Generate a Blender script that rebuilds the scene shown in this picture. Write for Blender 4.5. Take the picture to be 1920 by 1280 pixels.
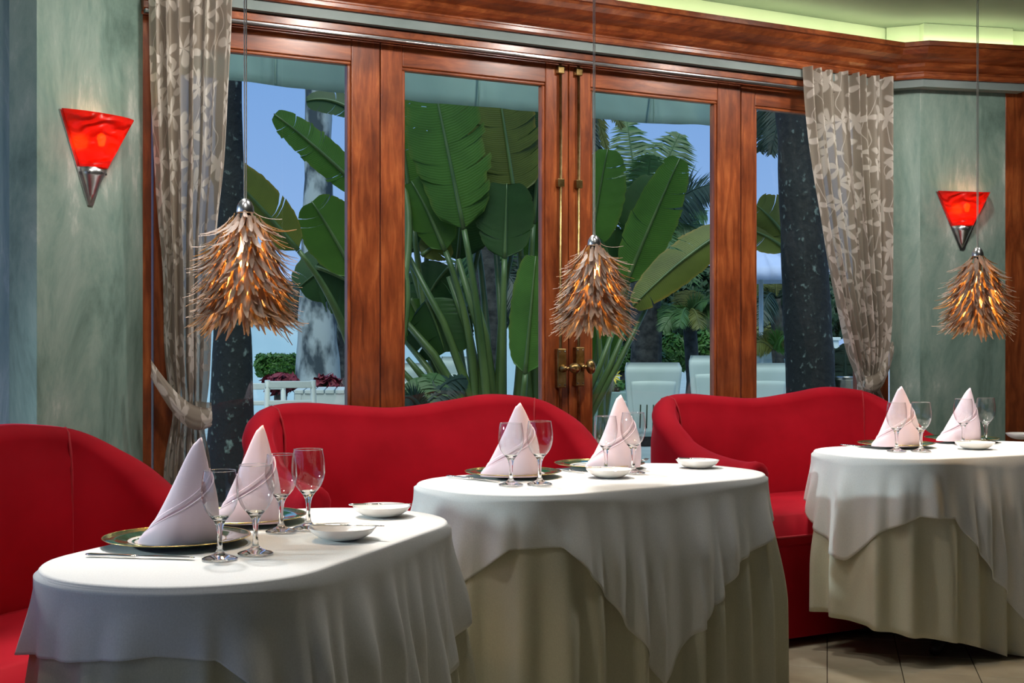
import bpy, bmesh, math, random
from mathutils import Vector, Matrix, noise
random.seed(7)
R = math.radians
scene = bpy.context.scene
for o in list(bpy.data.objects): bpy.data.objects.remove(o)
C = scene.collection

# ------------------------------------------------------------------ camera
F = 2500.0; H = 1.185
cam_d = bpy.data.cameras.new('camera'); cam_d.sensor_width = 36; cam_d.lens = F/1920*36
cam_d.clip_start = 0.05; cam_d.clip_end = 200
cam = bpy.data.objects.new('camera', cam_d); C.objects.link(cam)
cam.location = (0, 0, H); cam.rotation_euler = (R(90), 0, 0)
scene.camera = cam

# ------------------------------------------------------------------ world, sun, exposure
scene.view_settings.view_transform = 'Standard'
scene.view_settings.look = 'None'
scene.view_settings.gamma = 1
scene.view_settings.use_curve_mapping = False
scene.view_settings.exposure = 0.0
world = bpy.data.worlds.new('dusk_sky'); scene.world = world; world.use_nodes = True
wn = world.node_tree.nodes; wl = world.node_tree.links; wn.clear()
wo = wn.new('ShaderNodeOutputWorld'); bg = wn.new('ShaderNodeBackground'); ramp = wn.new('ShaderNodeValToRGB')
sep = wn.new('ShaderNodeSeparateXYZ'); tc = wn.new('ShaderNodeTexCoord')
wl.new(tc.outputs['Generated'], sep.inputs[0]); wl.new(sep.outputs['Z'], ramp.inputs[0])
wl.new(ramp.outputs[0], bg.inputs[0]); wl.new(bg.outputs[0], wo.inputs[0])
ramp.color_ramp.elements[0].position = 0.0; ramp.color_ramp.elements[0].color = (.34, .46, .80, 1)
ramp.color_ramp.elements[1].position = 0.3; ramp.color_ramp.elements[1].color = (.14, .30, .68, 1)
bg.inputs[1].default_value = 1.2

def light(name, kind, loc, energy, color=(1, 1, 1), target=None, **kw):
    d = bpy.data.lights.new(name, kind); d.energy = energy; d.color = color
    for k, v in kw.items(): setattr(d, k, v)
    o = bpy.data.objects.new(name, d); C.objects.link(o); o.location = loc
    if target is not None:
        o.rotation_euler = (Vector(target)-Vector(loc)).to_track_quat('-Z', 'Y').to_euler()
    return o
WARM = (1.0, .86, .68); NEUT = (1.0, .95, .88)
# soft twilight glow over the garden, from above and behind the building
light('twilight_sun', 'SUN', (0, 0, 10), 3.1, (1.0, .98, .90), target=(.5, 5.0, 2.2), angle=R(40))
# recessed ceiling spots over the tables and the sofas
CEIL = 2.765
SPOTS = [((-.95, 3.70), (-.55, 2.87, .75), 195, 38), ((-.15, 5.02), (.27, 4.20, .75), 195, 38), ((1.35, 6.05), (1.77, 5.30, .75), 195, 38),
         ((.10, 3.15), (-.52, 2.88, .75), 42, 40), ((1.00, 4.15), (.30, 4.20, .75), 42, 40), ((2.45, 5.15), (1.80, 5.30, .75), 42, 40),
         ((-1.15, 2.35), (-.55, 2.80, .75), 20, 40), ((-.42, 3.9), (.22, 4.20, .75), 20, 40), ((1.10, 5.0), (1.75, 5.30, .75), 20, 40)]
for (x, y), t, e, a in SPOTS:
    light('table_spot', 'SPOT', (x, y, CEIL-.06), e, (1, .97, .95), t, spot_size=R(a), spot_blend=.5, shadow_soft_size=.09)
# wall washers between the tables and the windows
WASH = [((-.75, 4.05), (-1.05, 5.0, 1.3), 50), ((.02, 4.45), (-.30, 5.4, 1.3), 50), ((.95, 5.0), (.55, 5.9, 1.3), 50), ((1.75, 5.5), (1.45, 6.4, 1.3), 50), ((-.75, 3.05), (-1.5, 4.1, 1.3), 42), ((2.35, 5.6), (2.3, 6.7, 1.3), 22)]
for (x, y), t, e in WASH:
    light('wall_washer', 'SPOT', (x, y, CEIL-.06), e, NEUT, t, spot_size=R(140), spot_blend=1.0, shadow_soft_size=.06)
# narrow spots added to brighten the pendants from the front
for x, y in ((-.612, 3.06), (.256, 4.16), (1.746, 5.0)):
    light('pendant_fill_spot', 'SPOT', (x+.25, y-1.15, CEIL-.06), 42, NEUT, (x, y, 1.33), spot_size=R(26), spot_blend=.7, shadow_soft_size=.05)
# cool spot added out of view on the left to light the cloth folds
light('side_fill_spot', 'SPOT', (-6.2, 2.4, 2.1), 800, (.74, .95, 1.0), (.8, 3.96, .45), spot_size=R(25), spot_blend=.5, shadow_soft_size=.12)
# fill lights added out of view under the awning, for canvas and leaves
for t_, e in ((-1.1, 15), (.4, 15), (1.7, 15)):
    light('awning_fill', 'POINT', (.244+.876*t_-.482*.8, 5.8+.482*t_+.876*.8, 2.72), e, (1, .95, .85), shadow_soft_size=.06)
# unseen spots added behind and beside the camera as general fill
for x, y, e in ((-1.6, .2, 11), (1.2, .2, 11), (3.0, 2.0, 9), (-1.8, -1.6, 11), (1.4, -1.8, 11)):
    light('room_fill_spot', 'SPOT', (x, y, CEIL-.05), e, (1, .92, .8), (x, y, 0), spot_size=R(120), spot_blend=.6, shadow_soft_size=.08)

# ------------------------------------------------------------------ helpers
def P(u, y, d):                     # picture pixel + distance -> place in the room
    return Vector(((u-960)/F*d, d, H-(y-640)/F*d))
def link(o, parent=None):
    C.objects.link(o)
    if parent is not None: o.parent = parent
    return o
def tag(o, label=None, cat=None, group=None, kind=None):
    if label: o['label'] = label
    if cat: o['category'] = cat
    if group: o['group'] = group
    if kind: o['kind'] = kind
    return o
def empty(name, loc=(0, 0, 0), rz=0, parent=None):
    o = bpy.data.objects.new(name, None); o.empty_display_size = .05
    link(o, parent); o.location = loc; o.rotation_euler = (0, 0, rz); return o
def mesh(name, verts, faces, mat, smooth=True, uvs=None):
    m = bpy.data.meshes.new(name); m.from_pydata([tuple(v) for v in verts], [], faces); m.update()
    if smooth:
        m.polygons.foreach_set('use_smooth', [True]*len(m.polygons))
    if uvs is not None:
        ul = m.uv_layers.new(name='UVMap')
        for l in m.loops: ul.data[l.index].uv = uvs[l.vertex_index]
    if mat: m.materials.append(mat)
    return m
def obj(name, verts, faces, mat, parent=None, smooth=True, uvs=None, loc=None, rz=None):
    o = bpy.data.objects.new(name, mesh(name, verts, faces, mat, smooth, uvs)); link(o, parent)
    if loc is not None: o.location = loc
    if rz is not None: o.rotation_euler = (0, 0, rz)
    return o
def inst(name, me, parent=None, mw=None):
    o = bpy.data.objects.new(name, me); link(o, parent)
    if mw is not None: o.matrix_basis = mw
    return o
def box_geo(x0, x1, y0, y1, z0, z1, bev=0.0):
    bm = bmesh.new(); bmesh.ops.create_cube(bm, size=1)
    for v in bm.verts:
        v.co = Vector(((x0+x1)/2+v.co.x*(x1-x0), (y0+y1)/2+v.co.y*(y1-y0), (z0+z1)/2+v.co.z*(z1-z0)))
    if bev > 0: bmesh.ops.bevel(bm, geom=bm.edges[:], offset=bev, segments=2, affect='EDGES', profile=.5)
    bmesh.ops.recalc_face_normals(bm, faces=bm.faces[:])
    vs = [v.co.copy() for v in bm.verts]; bm.verts.index_update()
    fs = [[v.index for v in f.verts] for f in bm.faces]; bm.free(); return vs, fs
def box(name, x0, x1, y0, y1, z0, z1, mat, parent=None, bev=.003):
    v, f = box_geo(x0, x1, y0, y1, z0, z1, bev); return obj(name, v, f, mat, parent, smooth=False)
def lathe_geo(prof, n=32, closed=False):
    vs, fs = [], []
    for r, z in prof:
        for k in range(n):
            a = 2*math.pi*k/n; vs.append((r*math.cos(a), r*math.sin(a), z))
    m = len(prof)
    for i in range(m-1 if not closed else m):
        j = (i+1) % m
        for k in range(n):
            k2 = (k+1) % n
            fs.append((i*n+k, i*n+k2, j*n+k2, j*n+k))
    if not closed:
        if prof[0][0] > 1e-6: fs.append(tuple(reversed(range(n))))
        if prof[-1][0] > 1e-6: fs.append(tuple(range((m-1)*n, m*n)))
    return vs, fs
def lathe(name, prof, mat, parent=None, n=32, loc=None, closed=False):
    v, f = lathe_geo(prof, n, closed); o = obj(name, v, f, mat, parent)
    if loc is not None: o.location = loc
    return o
def tube_geo(path, rad, n=8):
    path = [Vector(p) for p in path]; vs, fs = [], []
    rads = rad if isinstance(rad, (list, tuple)) else [rad]*len(path)
    up = Vector((0, 0, 1)); t0 = (path[1]-path[0]).normalized()
    if abs(t0.dot(up)) > .9: up = Vector((1, 0, 0))
    for i, p in enumerate(path):
        t = (path[min(i+1, len(path)-1)]-path[max(i-1, 0)]).normalized()
        a = t.cross(up).normalized(); b = a.cross(t).normalized()
        for k in range(n):
            w = 2*math.pi*k/n; vs.append(p+(a*math.cos(w)+b*math.sin(w))*rads[i])
    for i in range(len(path)-1):
        for k in range(n):
            k2 = (k+1) % n; fs.append((i*n+k, i*n+k2, (i+1)*n+k2, (i+1)*n+k))
    fs.append(tuple(reversed(range(n)))); fs.append(tuple(range((len(path)-1)*n, len(path)*n)))
    return vs, fs
def tube(name, path, rad, mat, parent=None, n=8):
    v, f = tube_geo(path, rad, n); return obj(name, v, f, mat, parent)
def lerp(a, b, t): return a+(b-a)*t
def interp(tab, x):
    if x <= tab[0][0]: return tab[0][1]
    for (a, va), (b, vb) in zip(tab, tab[1:]):
        if x <= b: return va+(vb-va)*(x-a)/(b-a)
    return tab[-1][1]
def sinterp(tab, x):                # smooth (Catmull-Rom) interpolation of a table
    n = len(tab)
    if x <= tab[0][0]: return tab[0][1]
    if x >= tab[-1][0]: return tab[-1][1]
    for i in range(n-1):
        if x <= tab[i+1][0]:
            x0, y0 = tab[i]; x1, y1 = tab[i+1]; t = (x-x0)/(x1-x0)
            m0 = (y1-tab[i-1][1])/(x1-tab[i-1][0]) if i > 0 else (y1-y0)/(x1-x0)
            m1 = (tab[i+2][1]-y0)/(tab[i+2][0]-x0) if i+2 < n else (y1-y0)/(x1-x0)
            m0 *= (x1-x0); m1 *= (x1-x0)
            return (2*t**3-3*t*t+1)*y0+(t**3-2*t*t+t)*m0+(-2*t**3+3*t*t)*y1+(t**3-t*t)*m1
def bez(p0, p1, p2, t):
    return p0*(1-t)**2+p1*2*t*(1-t)+p2*t*t

# ------------------------------------------------------------------ materials
def newmat(name):
    m = bpy.data.materials.new(name); m.use_nodes = True
    nt = m.node_tree; b = nt.nodes['Principled BSDF']; return m, nt, b
def setin(b, **kw):
    for k, v in kw.items():
        s = b.inputs[k.replace('_', ' ')]
        s.default_value = (*v, 1) if isinstance(v, tuple) and len(v) == 3 and s.type == 'RGBA' else v
def plain(name, col, rough=.5, **kw):
    m, nt, b = newmat(name); setin(b, Base_Color=col, Roughness=rough, **kw); return m
def noisy(name, c0, c1, scale=(1, 1, 1), nscale=5, detail=6, rough=.5, lo=.35, hi=.65, bump=0, dist=0, coord='Object', rough2=None, bdist=.01, **kw):
    m, nt, b = newmat(name); N = nt.nodes.new; L = nt.links.new
    t = N('ShaderNodeTexCoord'); mp = N('ShaderNodeMapping'); mp.inputs['Scale'].default_value = scale
    n = N('ShaderNodeTexNoise'); n.inputs['Scale'].default_value = nscale; n.inputs['Detail'].default_value = detail
    n.inputs['Distortion'].default_value = dist
    r = N('ShaderNodeValToRGB'); r.color_ramp.elements[0].position = lo; r.color_ramp.elements[1].position = hi
    r.color_ramp.elements[0].color = (*c0, 1); r.color_ramp.elements[1].color = (*c1, 1)
    L(t.outputs[coord], mp.inputs[0]); L(mp.outputs[0], n.inputs['Vector']); L(n.outputs[0], r.inputs[0]); L(r.outputs[0], b.inputs['Base Color'])
    setin(b, Roughness=rough, **kw)
    if bump:
        bp = N('ShaderNodeBump'); bp.inputs['Strength'].default_value = bump; bp.inputs['Distance'].default_value = bdist
        L(n.outputs[0], bp.inputs['Height']); L(bp.outputs[0], b.inputs['Normal'])
    return m
def wood(name, scale):
    m, nt, b = newmat(name); N = nt.nodes.new; L = nt.links.new
    t = N('ShaderNodeTexCoord'); oi = N('ShaderNodeObjectInfo'); ad = N('ShaderNodeVectorMath'); ad.operation = 'ADD'
    mp = N('ShaderNodeMapping'); mp.inputs['Scale'].default_value = scale
    L(t.outputs['Object'], ad.inputs[0])
    mu = N('ShaderNodeVectorMath'); mu.operation = 'SCALE'; mu.inputs['Scale'].default_value = 13
    cb = N('ShaderNodeCombineXYZ'); L(oi.outputs['Random'], cb.inputs[0]); L(oi.outputs['Random'], cb.inputs[1]); L(cb.outputs[0], mu.inputs[0])
    L(mu.outputs[0], ad.inputs[1]); L(ad.outputs[0], mp.inputs[0])
    n = N('ShaderNodeTexNoise'); n.inputs['Scale'].default_value = 6; n.inputs['Detail'].default_value = 9; n.inputs['Roughness'].default_value = .62; n.inputs['Distortion'].default_value = .6
    L(mp.outputs[0], n.inputs['Vector'])
    r = N('ShaderNodeValToRGB'); e = r.color_ramp.elements
    e[0].position = .3; e[0].color = (.17, .036, .010, 1); e[1].position = .72; e[1].color = (.50, .145, .040, 1)
    k = e.new(.5); k.color = (.31, .072, .018, 1)
    L(n.outputs[0], r.inputs[0])
    n2 = N('ShaderNodeTexNoise'); n2.inputs['Scale'].default_value = 5.0; n2.inputs['Detail'].default_value = 4; L(ad.outputs[0], n2.inputs['Vector'])
    mx = N('ShaderNodeMix'); mx.data_type = 'RGBA'; mx.blend_type = 'MULTIPLY'; mx.inputs['Factor'].default_value = .75
    r2 = N('ShaderNodeValToRGB'); r2.color_ramp.elements[0].position = .35; r2.color_ramp.elements[1].position = .65
    r2.color_ramp.elements[0].color = (.42, .36, .33, 1); r2.color_ramp.elements[1].color = (1, 1, 1, 1)
    L(n2.outputs[0], r2.inputs[0]); L(r.outputs[0], mx.inputs['A']); L(r2.outputs[0], mx.inputs['B']); L(mx.outputs['Result'], b.inputs['Base Color'])
    setin(b, Roughness=.34, Coat_Weight=.35, Coat_Roughness=.2)
    bp = N('ShaderNodeBump'); bp.inputs['Strength'].default_value = .08; bp.inputs['Distance'].default_value = .004
    L(n.outputs[0], bp.inputs['Height']); L(bp.outputs[0], b.inputs['Normal'])
    return m
M = {}
M['wood_v'] = wood('mahogany_upright', (6, 6, .8))
M['wood_h'] = wood('mahogany_level', (.8, 6, 6))
def plaster(name, tone=1.0):
    m, nt, b = newmat(name); N = nt.nodes.new; L = nt.links.new
    t = N('ShaderNodeTexCoord'); mp = N('ShaderNodeMapping'); mp.inputs['Scale'].default_value = (1.6, 1.6, .55)
    n = N('ShaderNodeTexNoise'); n.inputs['Scale'].default_value = 2.6; n.inputs['Detail'].default_value = 10; n.inputs['Roughness'].default_value = .68; n.inputs['Distortion'].default_value = .5
    L(t.outputs['Object'], mp.inputs[0]); L(mp.outputs[0], n.inputs['Vector'])
    r = N('ShaderNodeValToRGB'); e = r.color_ramp.elements
    e[0].position = .33; e[0].color = (.10*tone, .165*tone, .138*tone, 1); e[1].position = .68; e[1].color = (.55*tone, .60*tone, .54*tone, 1)
    k = e.new(.46); k.color = (.19*tone, .29*tone, .245*tone, 1); k = e.new(.57); k.color = (.28*tone, .37*tone, .32*tone, 1)
    L(n.outputs[0], r.inputs[0]); L(r.outputs[0], b.inputs['Base Color'])
    setin(b, Roughness=.55)
    bp = N('ShaderNodeBump'); bp.inputs['Strength'].default_value = .12; bp.inputs['Distance'].default_value = .005
    L(n.outputs[0], bp.inputs['Height']); L(bp.outputs[0], b.inputs['Normal'])
    return m
M['plaster'] = plaster('sponged_green_plaster')
M['strip'] = noisy('grey_green_strip', (.17, .22, .21), (.24, .29, .28), nscale=4, rough=.5)
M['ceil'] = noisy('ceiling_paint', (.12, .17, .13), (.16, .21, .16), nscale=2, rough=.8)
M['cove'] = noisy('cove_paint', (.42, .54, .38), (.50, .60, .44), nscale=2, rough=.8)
def velvet():
    m, nt, b = newmat('red_velvet'); N = nt.nodes.new; L = nt.links.new
    t = N('ShaderNodeTexCoord'); n = N('ShaderNodeTexNoise'); n.inputs['Scale'].default_value = 3.5; n.inputs['Detail'].default_value = 5
    L(t.outputs['Object'], n.inputs['Vector'])
    r = N('ShaderNodeValToRGB'); r.color_ramp.elements[0].position = .35; r.color_ramp.elements[1].position = .68
    r.color_ramp.elements[0].color = (.34, .004, .012, 1); r.color_ramp.elements[1].color = (.47, .007, .020, 1)
    L(n.outputs[0], r.inputs[0]); L(r.outputs[0], b.inputs['Base Color'])
    setin(b, Roughness=.75, Sheen_Weight=.45, Sheen_Roughness=.35, Sheen_Tint=(1, .10, .16), Specular_IOR_Level=.1)
    n2 = N('ShaderNodeTexNoise'); n2.inputs['Scale'].default_value = 5; n2.inputs['Detail'].default_value = 2; L(t.outputs['Object'], n2.inputs['Vector'])
    bp = N('ShaderNodeBump'); bp.inputs['Strength'].default_value = .15; bp.inputs['Distance'].default_value = .02
    L(n2.outputs[0], bp.inputs['Height']); L(bp.outputs[0], b.inputs['Normal'])
    return m
M['velvet'] = velvet()
M['linen'] = noisy('white_linen', (.74, .74, .71), (.80, .80, .77), nscale=300, detail=2, rough=.85, bump=.03, bdist=.001, Sheen_Weight=.1)
M['linen2'] = noisy('ivory_linen', (.60, .585, .45), (.66, .64, .50), nscale=300, detail=2, rough=.85, bump=.03, bdist=.001)
M['pink'] = noisy('pink_napkin', (.80, .62, .68), (.85, .68, .73), nscale=9, detail=3, rough=.8)
M['china'] = plain('white_china', (.82, .80, .77), .12, Coat_Weight=.4, Coat_Roughness=.05)
M['green_china'] = plain('dark_green_glaze', (.018, .075, .042), .10, Coat_Weight=.6, Coat_Roughness=.03)
M['gold'] = plain('gold_rim', (.80, .58, .22), .22, Metallic=1.0)
M['steel'] = noisy('brushed_steel', (.45, .45, .46), (.62, .62, .62), nscale=20, rough=.28, Metallic=1.0)
M['dark_steel'] = plain('dark_steel', (.25, .25, .26), .3, Metallic=1.0)
M['brass'] = noisy('aged_brass', (.22, .14, .05), (.42, .29, .12), nscale=30, rough=.32, Metallic=1.0)
M['silver'] = plain('silver_cutlery', (.75, .73, .68), .14, Metallic=1.0)
def glassmat():
    m = bpy.data.materials.new('clear_crystal'); m.use_nodes = True; nt = m.node_tree; nt.nodes.clear()
    o = nt.nodes.new('ShaderNodeOutputMaterial'); g = nt.nodes.new('ShaderNodeBsdfGlass')
    g.inputs['IOR'].default_value = 1.48; g.inputs['Roughness'].default_value = 0.0; g.inputs['Color'].default_value = (1, 1, 1, 1)
    nt.links.new(g.outputs[0], o.inputs[0]); return m
M['crystal'] = glassmat()
def thin_glass():
    m = bpy.data.materials.new('thin_crystal_bowl'); m.use_nodes = True; nt = m.node_tree; nt.nodes.clear(); N = nt.nodes.new; L = nt.links.new
    o = N('ShaderNodeOutputMaterial'); t = N('ShaderNodeBsdfTransparent'); g = N('ShaderNodeBsdfGlossy'); f = N('ShaderNodeFresnel'); x = N('ShaderNodeMixShader')
    t.inputs[0].default_value = (.97, .98, .98, 1); g.inputs['Roughness'].default_value = .0
    f = N('ShaderNodeLayerWeight'); f.inputs['Blend'].default_value = .5; pw = N('ShaderNodeMath'); pw.operation = 'POWER'; pw.inputs[1].default_value = 2.6; mr = N('ShaderNodeMath'); mr.operation = 'MULTIPLY_ADD'; mr.inputs[1].default_value = .85; mr.inputs[2].default_value = .075
    L(f.outputs['Facing'], pw.inputs[0]); L(pw.outputs[0], mr.inputs[0]); L(mr.outputs[0], x.inputs[0]); L(t.outputs[0], x.inputs[1]); L(g.outputs[0], x.inputs[2]); L(x.outputs[0], o.inputs[0]); return m
M['bowl'] = thin_glass()
def panemat():
    m = bpy.data.materials.new('window_glass'); m.use_nodes = True; nt = m.node_tree; nt.nodes.clear()
    N = nt.nodes.new; L = nt.links.new
    o = N('ShaderNodeOutputMaterial'); t = N('ShaderNodeBsdfTransparent'); g = N('ShaderNodeBsdfGlossy'); f = N('ShaderNodeFresnel'); x = N('ShaderNodeMixShader')
    t.inputs[0].default_value = (.90, .97, .95, 1); g.inputs['Roughness'].default_value = 0.0; 
    f = N('ShaderNodeLayerWeight'); f.inputs['Blend'].default_value = .5; pw = N('ShaderNodeMath'); pw.operation = 'POWER'; pw.inputs[1].default_value = 5; mr = N('ShaderNodeMath'); mr.operation = 'MULTIPLY_ADD'; mr.inputs[1].default_value = .9; mr.inputs[2].default_value = .03
    L(f.outputs['Facing'], pw.inputs[0]); L(pw.outputs[0], mr.inputs[0]); L(mr.outputs[0], x.inputs[0]); L(t.outputs[0], x.inputs[1]); L(g.outputs[0], x.inputs[2]); L(x.outputs[0], o.inputs[0]); return m
M['pane'] = panemat()
def translucent(name, col, tcol, mixf=.5, rough=.6, nscale=20, var=.75):
    m = bpy.data.materials.new(name); m.use_nodes = True; nt = m.node_tree; b = nt.nodes['Principled BSDF']; N = nt.nodes.new; L = nt.links.new
    o = nt.nodes['Material Output']
    t = N('ShaderNodeTexCoord'); n = N('ShaderNodeTexNoise'); n.inputs['Scale'].default_value = nscale; n.inputs['Detail'].default_value = 4
    L(t.outputs['Object'], n.inputs['Vector'])
    r = N('ShaderNodeValToRGB'); r.color_ramp.elements[0].position = .35; r.color_ramp.elements[1].position = .65
    r.color_ramp.elements[0].color = (*[c*var for c in col], 1); r.color_ramp.elements[1].color = (*col, 1)
    L(n.outputs[0], r.inputs[0]); L(r.outputs[0], b.inputs['Base Color']); b.inputs['Roughness'].default_value = rough
    tr = N('ShaderNodeBsdfTranslucent'); tr.inputs[0].default_value = (*tcol, 1)
    x = N('ShaderNodeMixShader'); x.inputs[0].default_value = mixf
    L(b.outputs[0], x.inputs[1]); L(tr.outputs[0], x.inputs[2]); L(x.outputs[0], o.inputs[0]); return m
M['bark_strip'] = translucent('dried_strip', (.31, .215, .155), (.80, .36, .08), .12, .7, 30, .5)
def emis(name, col, s):
    m = bpy.data.materials.new(name); m.use_nodes = True; nt = m.node_tree; nt.nodes.clear()
    o = nt.nodes.new('ShaderNodeOutputMaterial'); e = nt.nodes.new('ShaderNodeEmission'); e.inputs[0].default_value = (*col, 1); e.inputs[1].default_value = s
    nt.links.new(e.outputs[0], o.inputs[0]); return m
M['bulb'] = emis('warm_bulb', (1.0, .62, .22), 6)
M['bulb_r'] = emis('sconce_bulb', (1.0, .66, .26), 22)
M['cove_led'] = emis('cove_strip_light', (1.0, 1.0, .58), 12)
def leafmat(name, col, tcol, edge, mixf, rough=.45):
    # broad leaf: lateral veins from the leaf's own length, dry margin from its width
    m = bpy.data.materials.new(name); m.use_nodes = True; nt = m.node_tree; b = nt.nodes['Principled BSDF']; N = nt.nodes.new; L = nt.links.new; o = nt.nodes['Material Output']
    uv = N('ShaderNodeUVMap'); sp = N('ShaderNodeSeparateXYZ'); L(uv.outputs[0], sp.inputs[0])
    t = N('ShaderNodeTexCoord'); n = N('ShaderNodeTexNoise'); n.inputs['Scale'].default_value = 4; n.inputs['Detail'].default_value = 5; L(t.outputs['Object'], n.inputs['Vector'])
    r = N('ShaderNodeValToRGB'); r.color_ramp.elements[0].position = .35; r.color_ramp.elements[1].position = .65
    r.color_ramp.elements[0].color = (*[c*.62 for c in col], 1); r.color_ramp.elements[1].color = (*col, 1); L(n.outputs[0], r.inputs[0])
    w = N('ShaderNodeMath'); w.operation = 'MULTIPLY'; w.inputs[1].default_value = 420; L(sp.outputs['Y'], w.inputs[0])
    w2 = N('ShaderNodeMath'); w2.operation = 'SINE'; L(w.outputs[0], w2.inputs[0])
    w3 = N('ShaderNodeMapRange'); w3.inputs['From Min'].default_value = .2; w3.inputs['From Max'].default_value = 1; w3.inputs['To Max'].default_value = .14; L(w2.outputs[0], w3.inputs['Value'])
    m1 = N('ShaderNodeMix'); m1.data_type = 'RGBA'; L(w3.outputs[0], m1.inputs['Factor']); L(r.outputs[0], m1.inputs['A']); m1.inputs['B'].default_value = (*[min(1, c*1.9) for c in col], 1)
    ad = N('ShaderNodeMath'); ad.operation = 'MULTIPLY_ADD'; ad.inputs[1].default_value = .35; L(n.outputs[0], ad.inputs[0]); L(sp.outputs['X'], ad.inputs[2])
    e1 = N('ShaderNodeMapRange'); e1.inputs['From Min'].default_value = 1.06; e1.inputs['From Max'].default_value = 1.2; e1.inputs['To Max'].default_value = edge; L(ad.outputs[0], e1.inputs['Value'])
    m2 = N('ShaderNodeMix'); m2.data_type = 'RGBA'; L(e1.outputs[0], m2.inputs['Factor']); L(m1.outputs['Result'], m2.inputs['A']); m2.inputs['B'].default_value = (.26, .17, .025, 1)
    L(m2.outputs['Result'], b.inputs['Base Color']); b.inputs['Roughness'].default_value = rough; b.inputs['Specular IOR Level'].default_value = .3
    bp = N('ShaderNodeBump'); bp.inputs['Strength'].default_value = .10; bp.inputs['Distance'].default_value = .006; L(w2.outputs[0], bp.inputs['Height']); L(bp.outputs[0], b.inputs['Normal'])
    tr = N('ShaderNodeBsdfTranslucent'); tr.inputs[0].default_value = (*tcol, 1); x = N('ShaderNodeMixShader'); x.inputs[0].default_value = mixf
    L(b.outputs[0], x.inputs[1]); L(tr.outputs[0], x.inputs[2]); L(x.outputs[0], o.inputs[0]); return m
M['leaf1'] = leafmat('broad_leaf_green', (.062, .145, .020), (.12, .24, .025), .2, .28)
M['leaf2'] = leafmat('broad_leaf_dark', (.024, .066, .015), (.04, .10, .015), .05, .2)
M['leaf3'] = leafmat('broad_leaf_olive', (.11, .135, .020), (.22, .20, .03), .9, .3)
M['stem'] = noisy('leaf_stalk_green', (.040, .080, .020), (.09, .14, .040), scale=(1, 1, .2), nscale=8, rough=.4)
M['frond'] = translucent('palm_frond_green', (.075, .16, .045), (.12, .24, .05), .25, .5, 4, .6)
M['frond_d'] = translucent('palm_frond_dark', (.022, .05, .035), (.03, .07, .03), .2, .5, 4, .6)
M['frond_y'] = translucent('palm_frond_yellow', (.16, .17, .04), (.22, .22, .04), .25, .5, 4, .6)
M['bush'] = translucent('bright_bush_leaf', (.07, .19, .025), (.12, .28, .03), .25, .5, 4, .5)
M['tree'] = translucent('far_tree_leaf', (.025, .07, .025), (.04, .1, .02), .2, .6, 3, .5)
M['palm_bark'] = noisy('grey_palm_bark', (.035, .05, .06), (.34, .38, .38), scale=(1, 1, .5), nscale=5, detail=9, rough=.85, lo=.44, hi=.56, bump=.4, bdist=.02)
M['dark_bark'] = noisy('black_lichen_bark', (.006, .009, .012), (.16, .21, .20), scale=(1, 1, .8), nscale=26, detail=6, rough=.85, lo=.60, hi=.72, bump=.5, bdist=.02)
M['brown_bark'] = noisy('fibrous_bark', (.008, .009, .009), (.05, .05, .045), nscale=14, detail=7, rough=.9, bump=.6, bdist=.03)
M['resin'] = noisy('white_garden_resin', (.52, .60, .54), (.60, .67, .61), nscale=3, rough=.4)
M['white_paint'] = noisy('white_paint', (.52, .58, .56), (.62, .67, .65), nscale=3, rough=.5)
M['canvas'] = noisy('pale_blue_canvas', (.45, .52, .72), (.50, .57, .76), nscale=4, rough=.8)
M['canvas_w'] = noisy('white_canvas', (.70, .78, .76), (.80, .86, .84), nscale=4, rough=.8)
M['awning'] = translucent('teal_awning', (.36, .50, .50), (.36, .55, .54), .5, .75, 5, .85)
M['paving'] = noisy('garden_paving', (.30, .38, .38), (.42, .48, .47), nscale=1.5, rough=.7)
M['pool_wall'] = noisy('pale_blue_wall', (.44, .60, .68), (.52, .67, .74), nscale=1.2, rough=.6)
M['planter'] = noisy('teal_concrete', (.14, .24, .21), (.22, .33, .29), nscale=3, rough=.7)
M['soil'] = plain('soil', (.03, .022, .018), .9)
M['flower_y'] = plain('yellow_petal', (.7, .55, .05), .6)
M['flower_r'] = plain('red_leaf', (.18, .015, .03), .6)
# ------------------------------------------------------------------ the window wall's frame
WA = math.atan2(.482, .876); WD = Vector((math.cos(WA), math.sin(WA), 0)); WN = Vector((math.sin(WA), -math.cos(WA), 0))
W0 = Vector((.244, 5.8, 0))
def wp(t, n, z): return W0+WD*t+WN*n+Vector((0, 0, z))
def t_of(u, n=0.0):
    k = (u-960)/F; b = W0+WN*n
    return (k*b.y-b.x)/(WD.x-k*WD.y)
def tz(u, y, n=0.0):                # picture pixel on the plane n in front of the wall -> (t, z)
    t = t_of(u, n); return t, H-(y-640)/F*(W0.y+WD.y*t+WN.y*n)

# ------------------------------------------------------------------ floor
TA = R(-13.3); TS = .262
fl_m, nt, b = newmat('beige_floor_tile'); N = nt.nodes.new; L = nt.links.new
tcn = N('ShaderNodeTexCoord'); br = N('ShaderNodeTexBrick'); br.offset = 0; br.squash = 1
mp = N('ShaderNodeMapping'); L(tcn.outputs['Object'], mp.inputs[0]); L(mp.outputs[0], br.inputs['Vector'])
br.inputs['Scale'].default_value = 1; br.inputs['Brick Width'].default_value = TS; br.inputs['Row Height'].default_value = TS; br.inputs['Mortar Size'].default_value = .003
br.inputs['Color1'].default_value = (.50, .44, .31, 1); br.inputs['Color2'].default_value = (.54, .47, .33, 1); br.inputs['Mortar'].default_value = (.08, .07, .05, 1)
L(br.outputs['Color'], b.inputs['Base Color']); setin(b, Roughness=.25)
M['tile'] = noisy('beige_tile', (.47, .41, .29), (.56, .49, .35), nscale=6, rough=.22)
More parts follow.
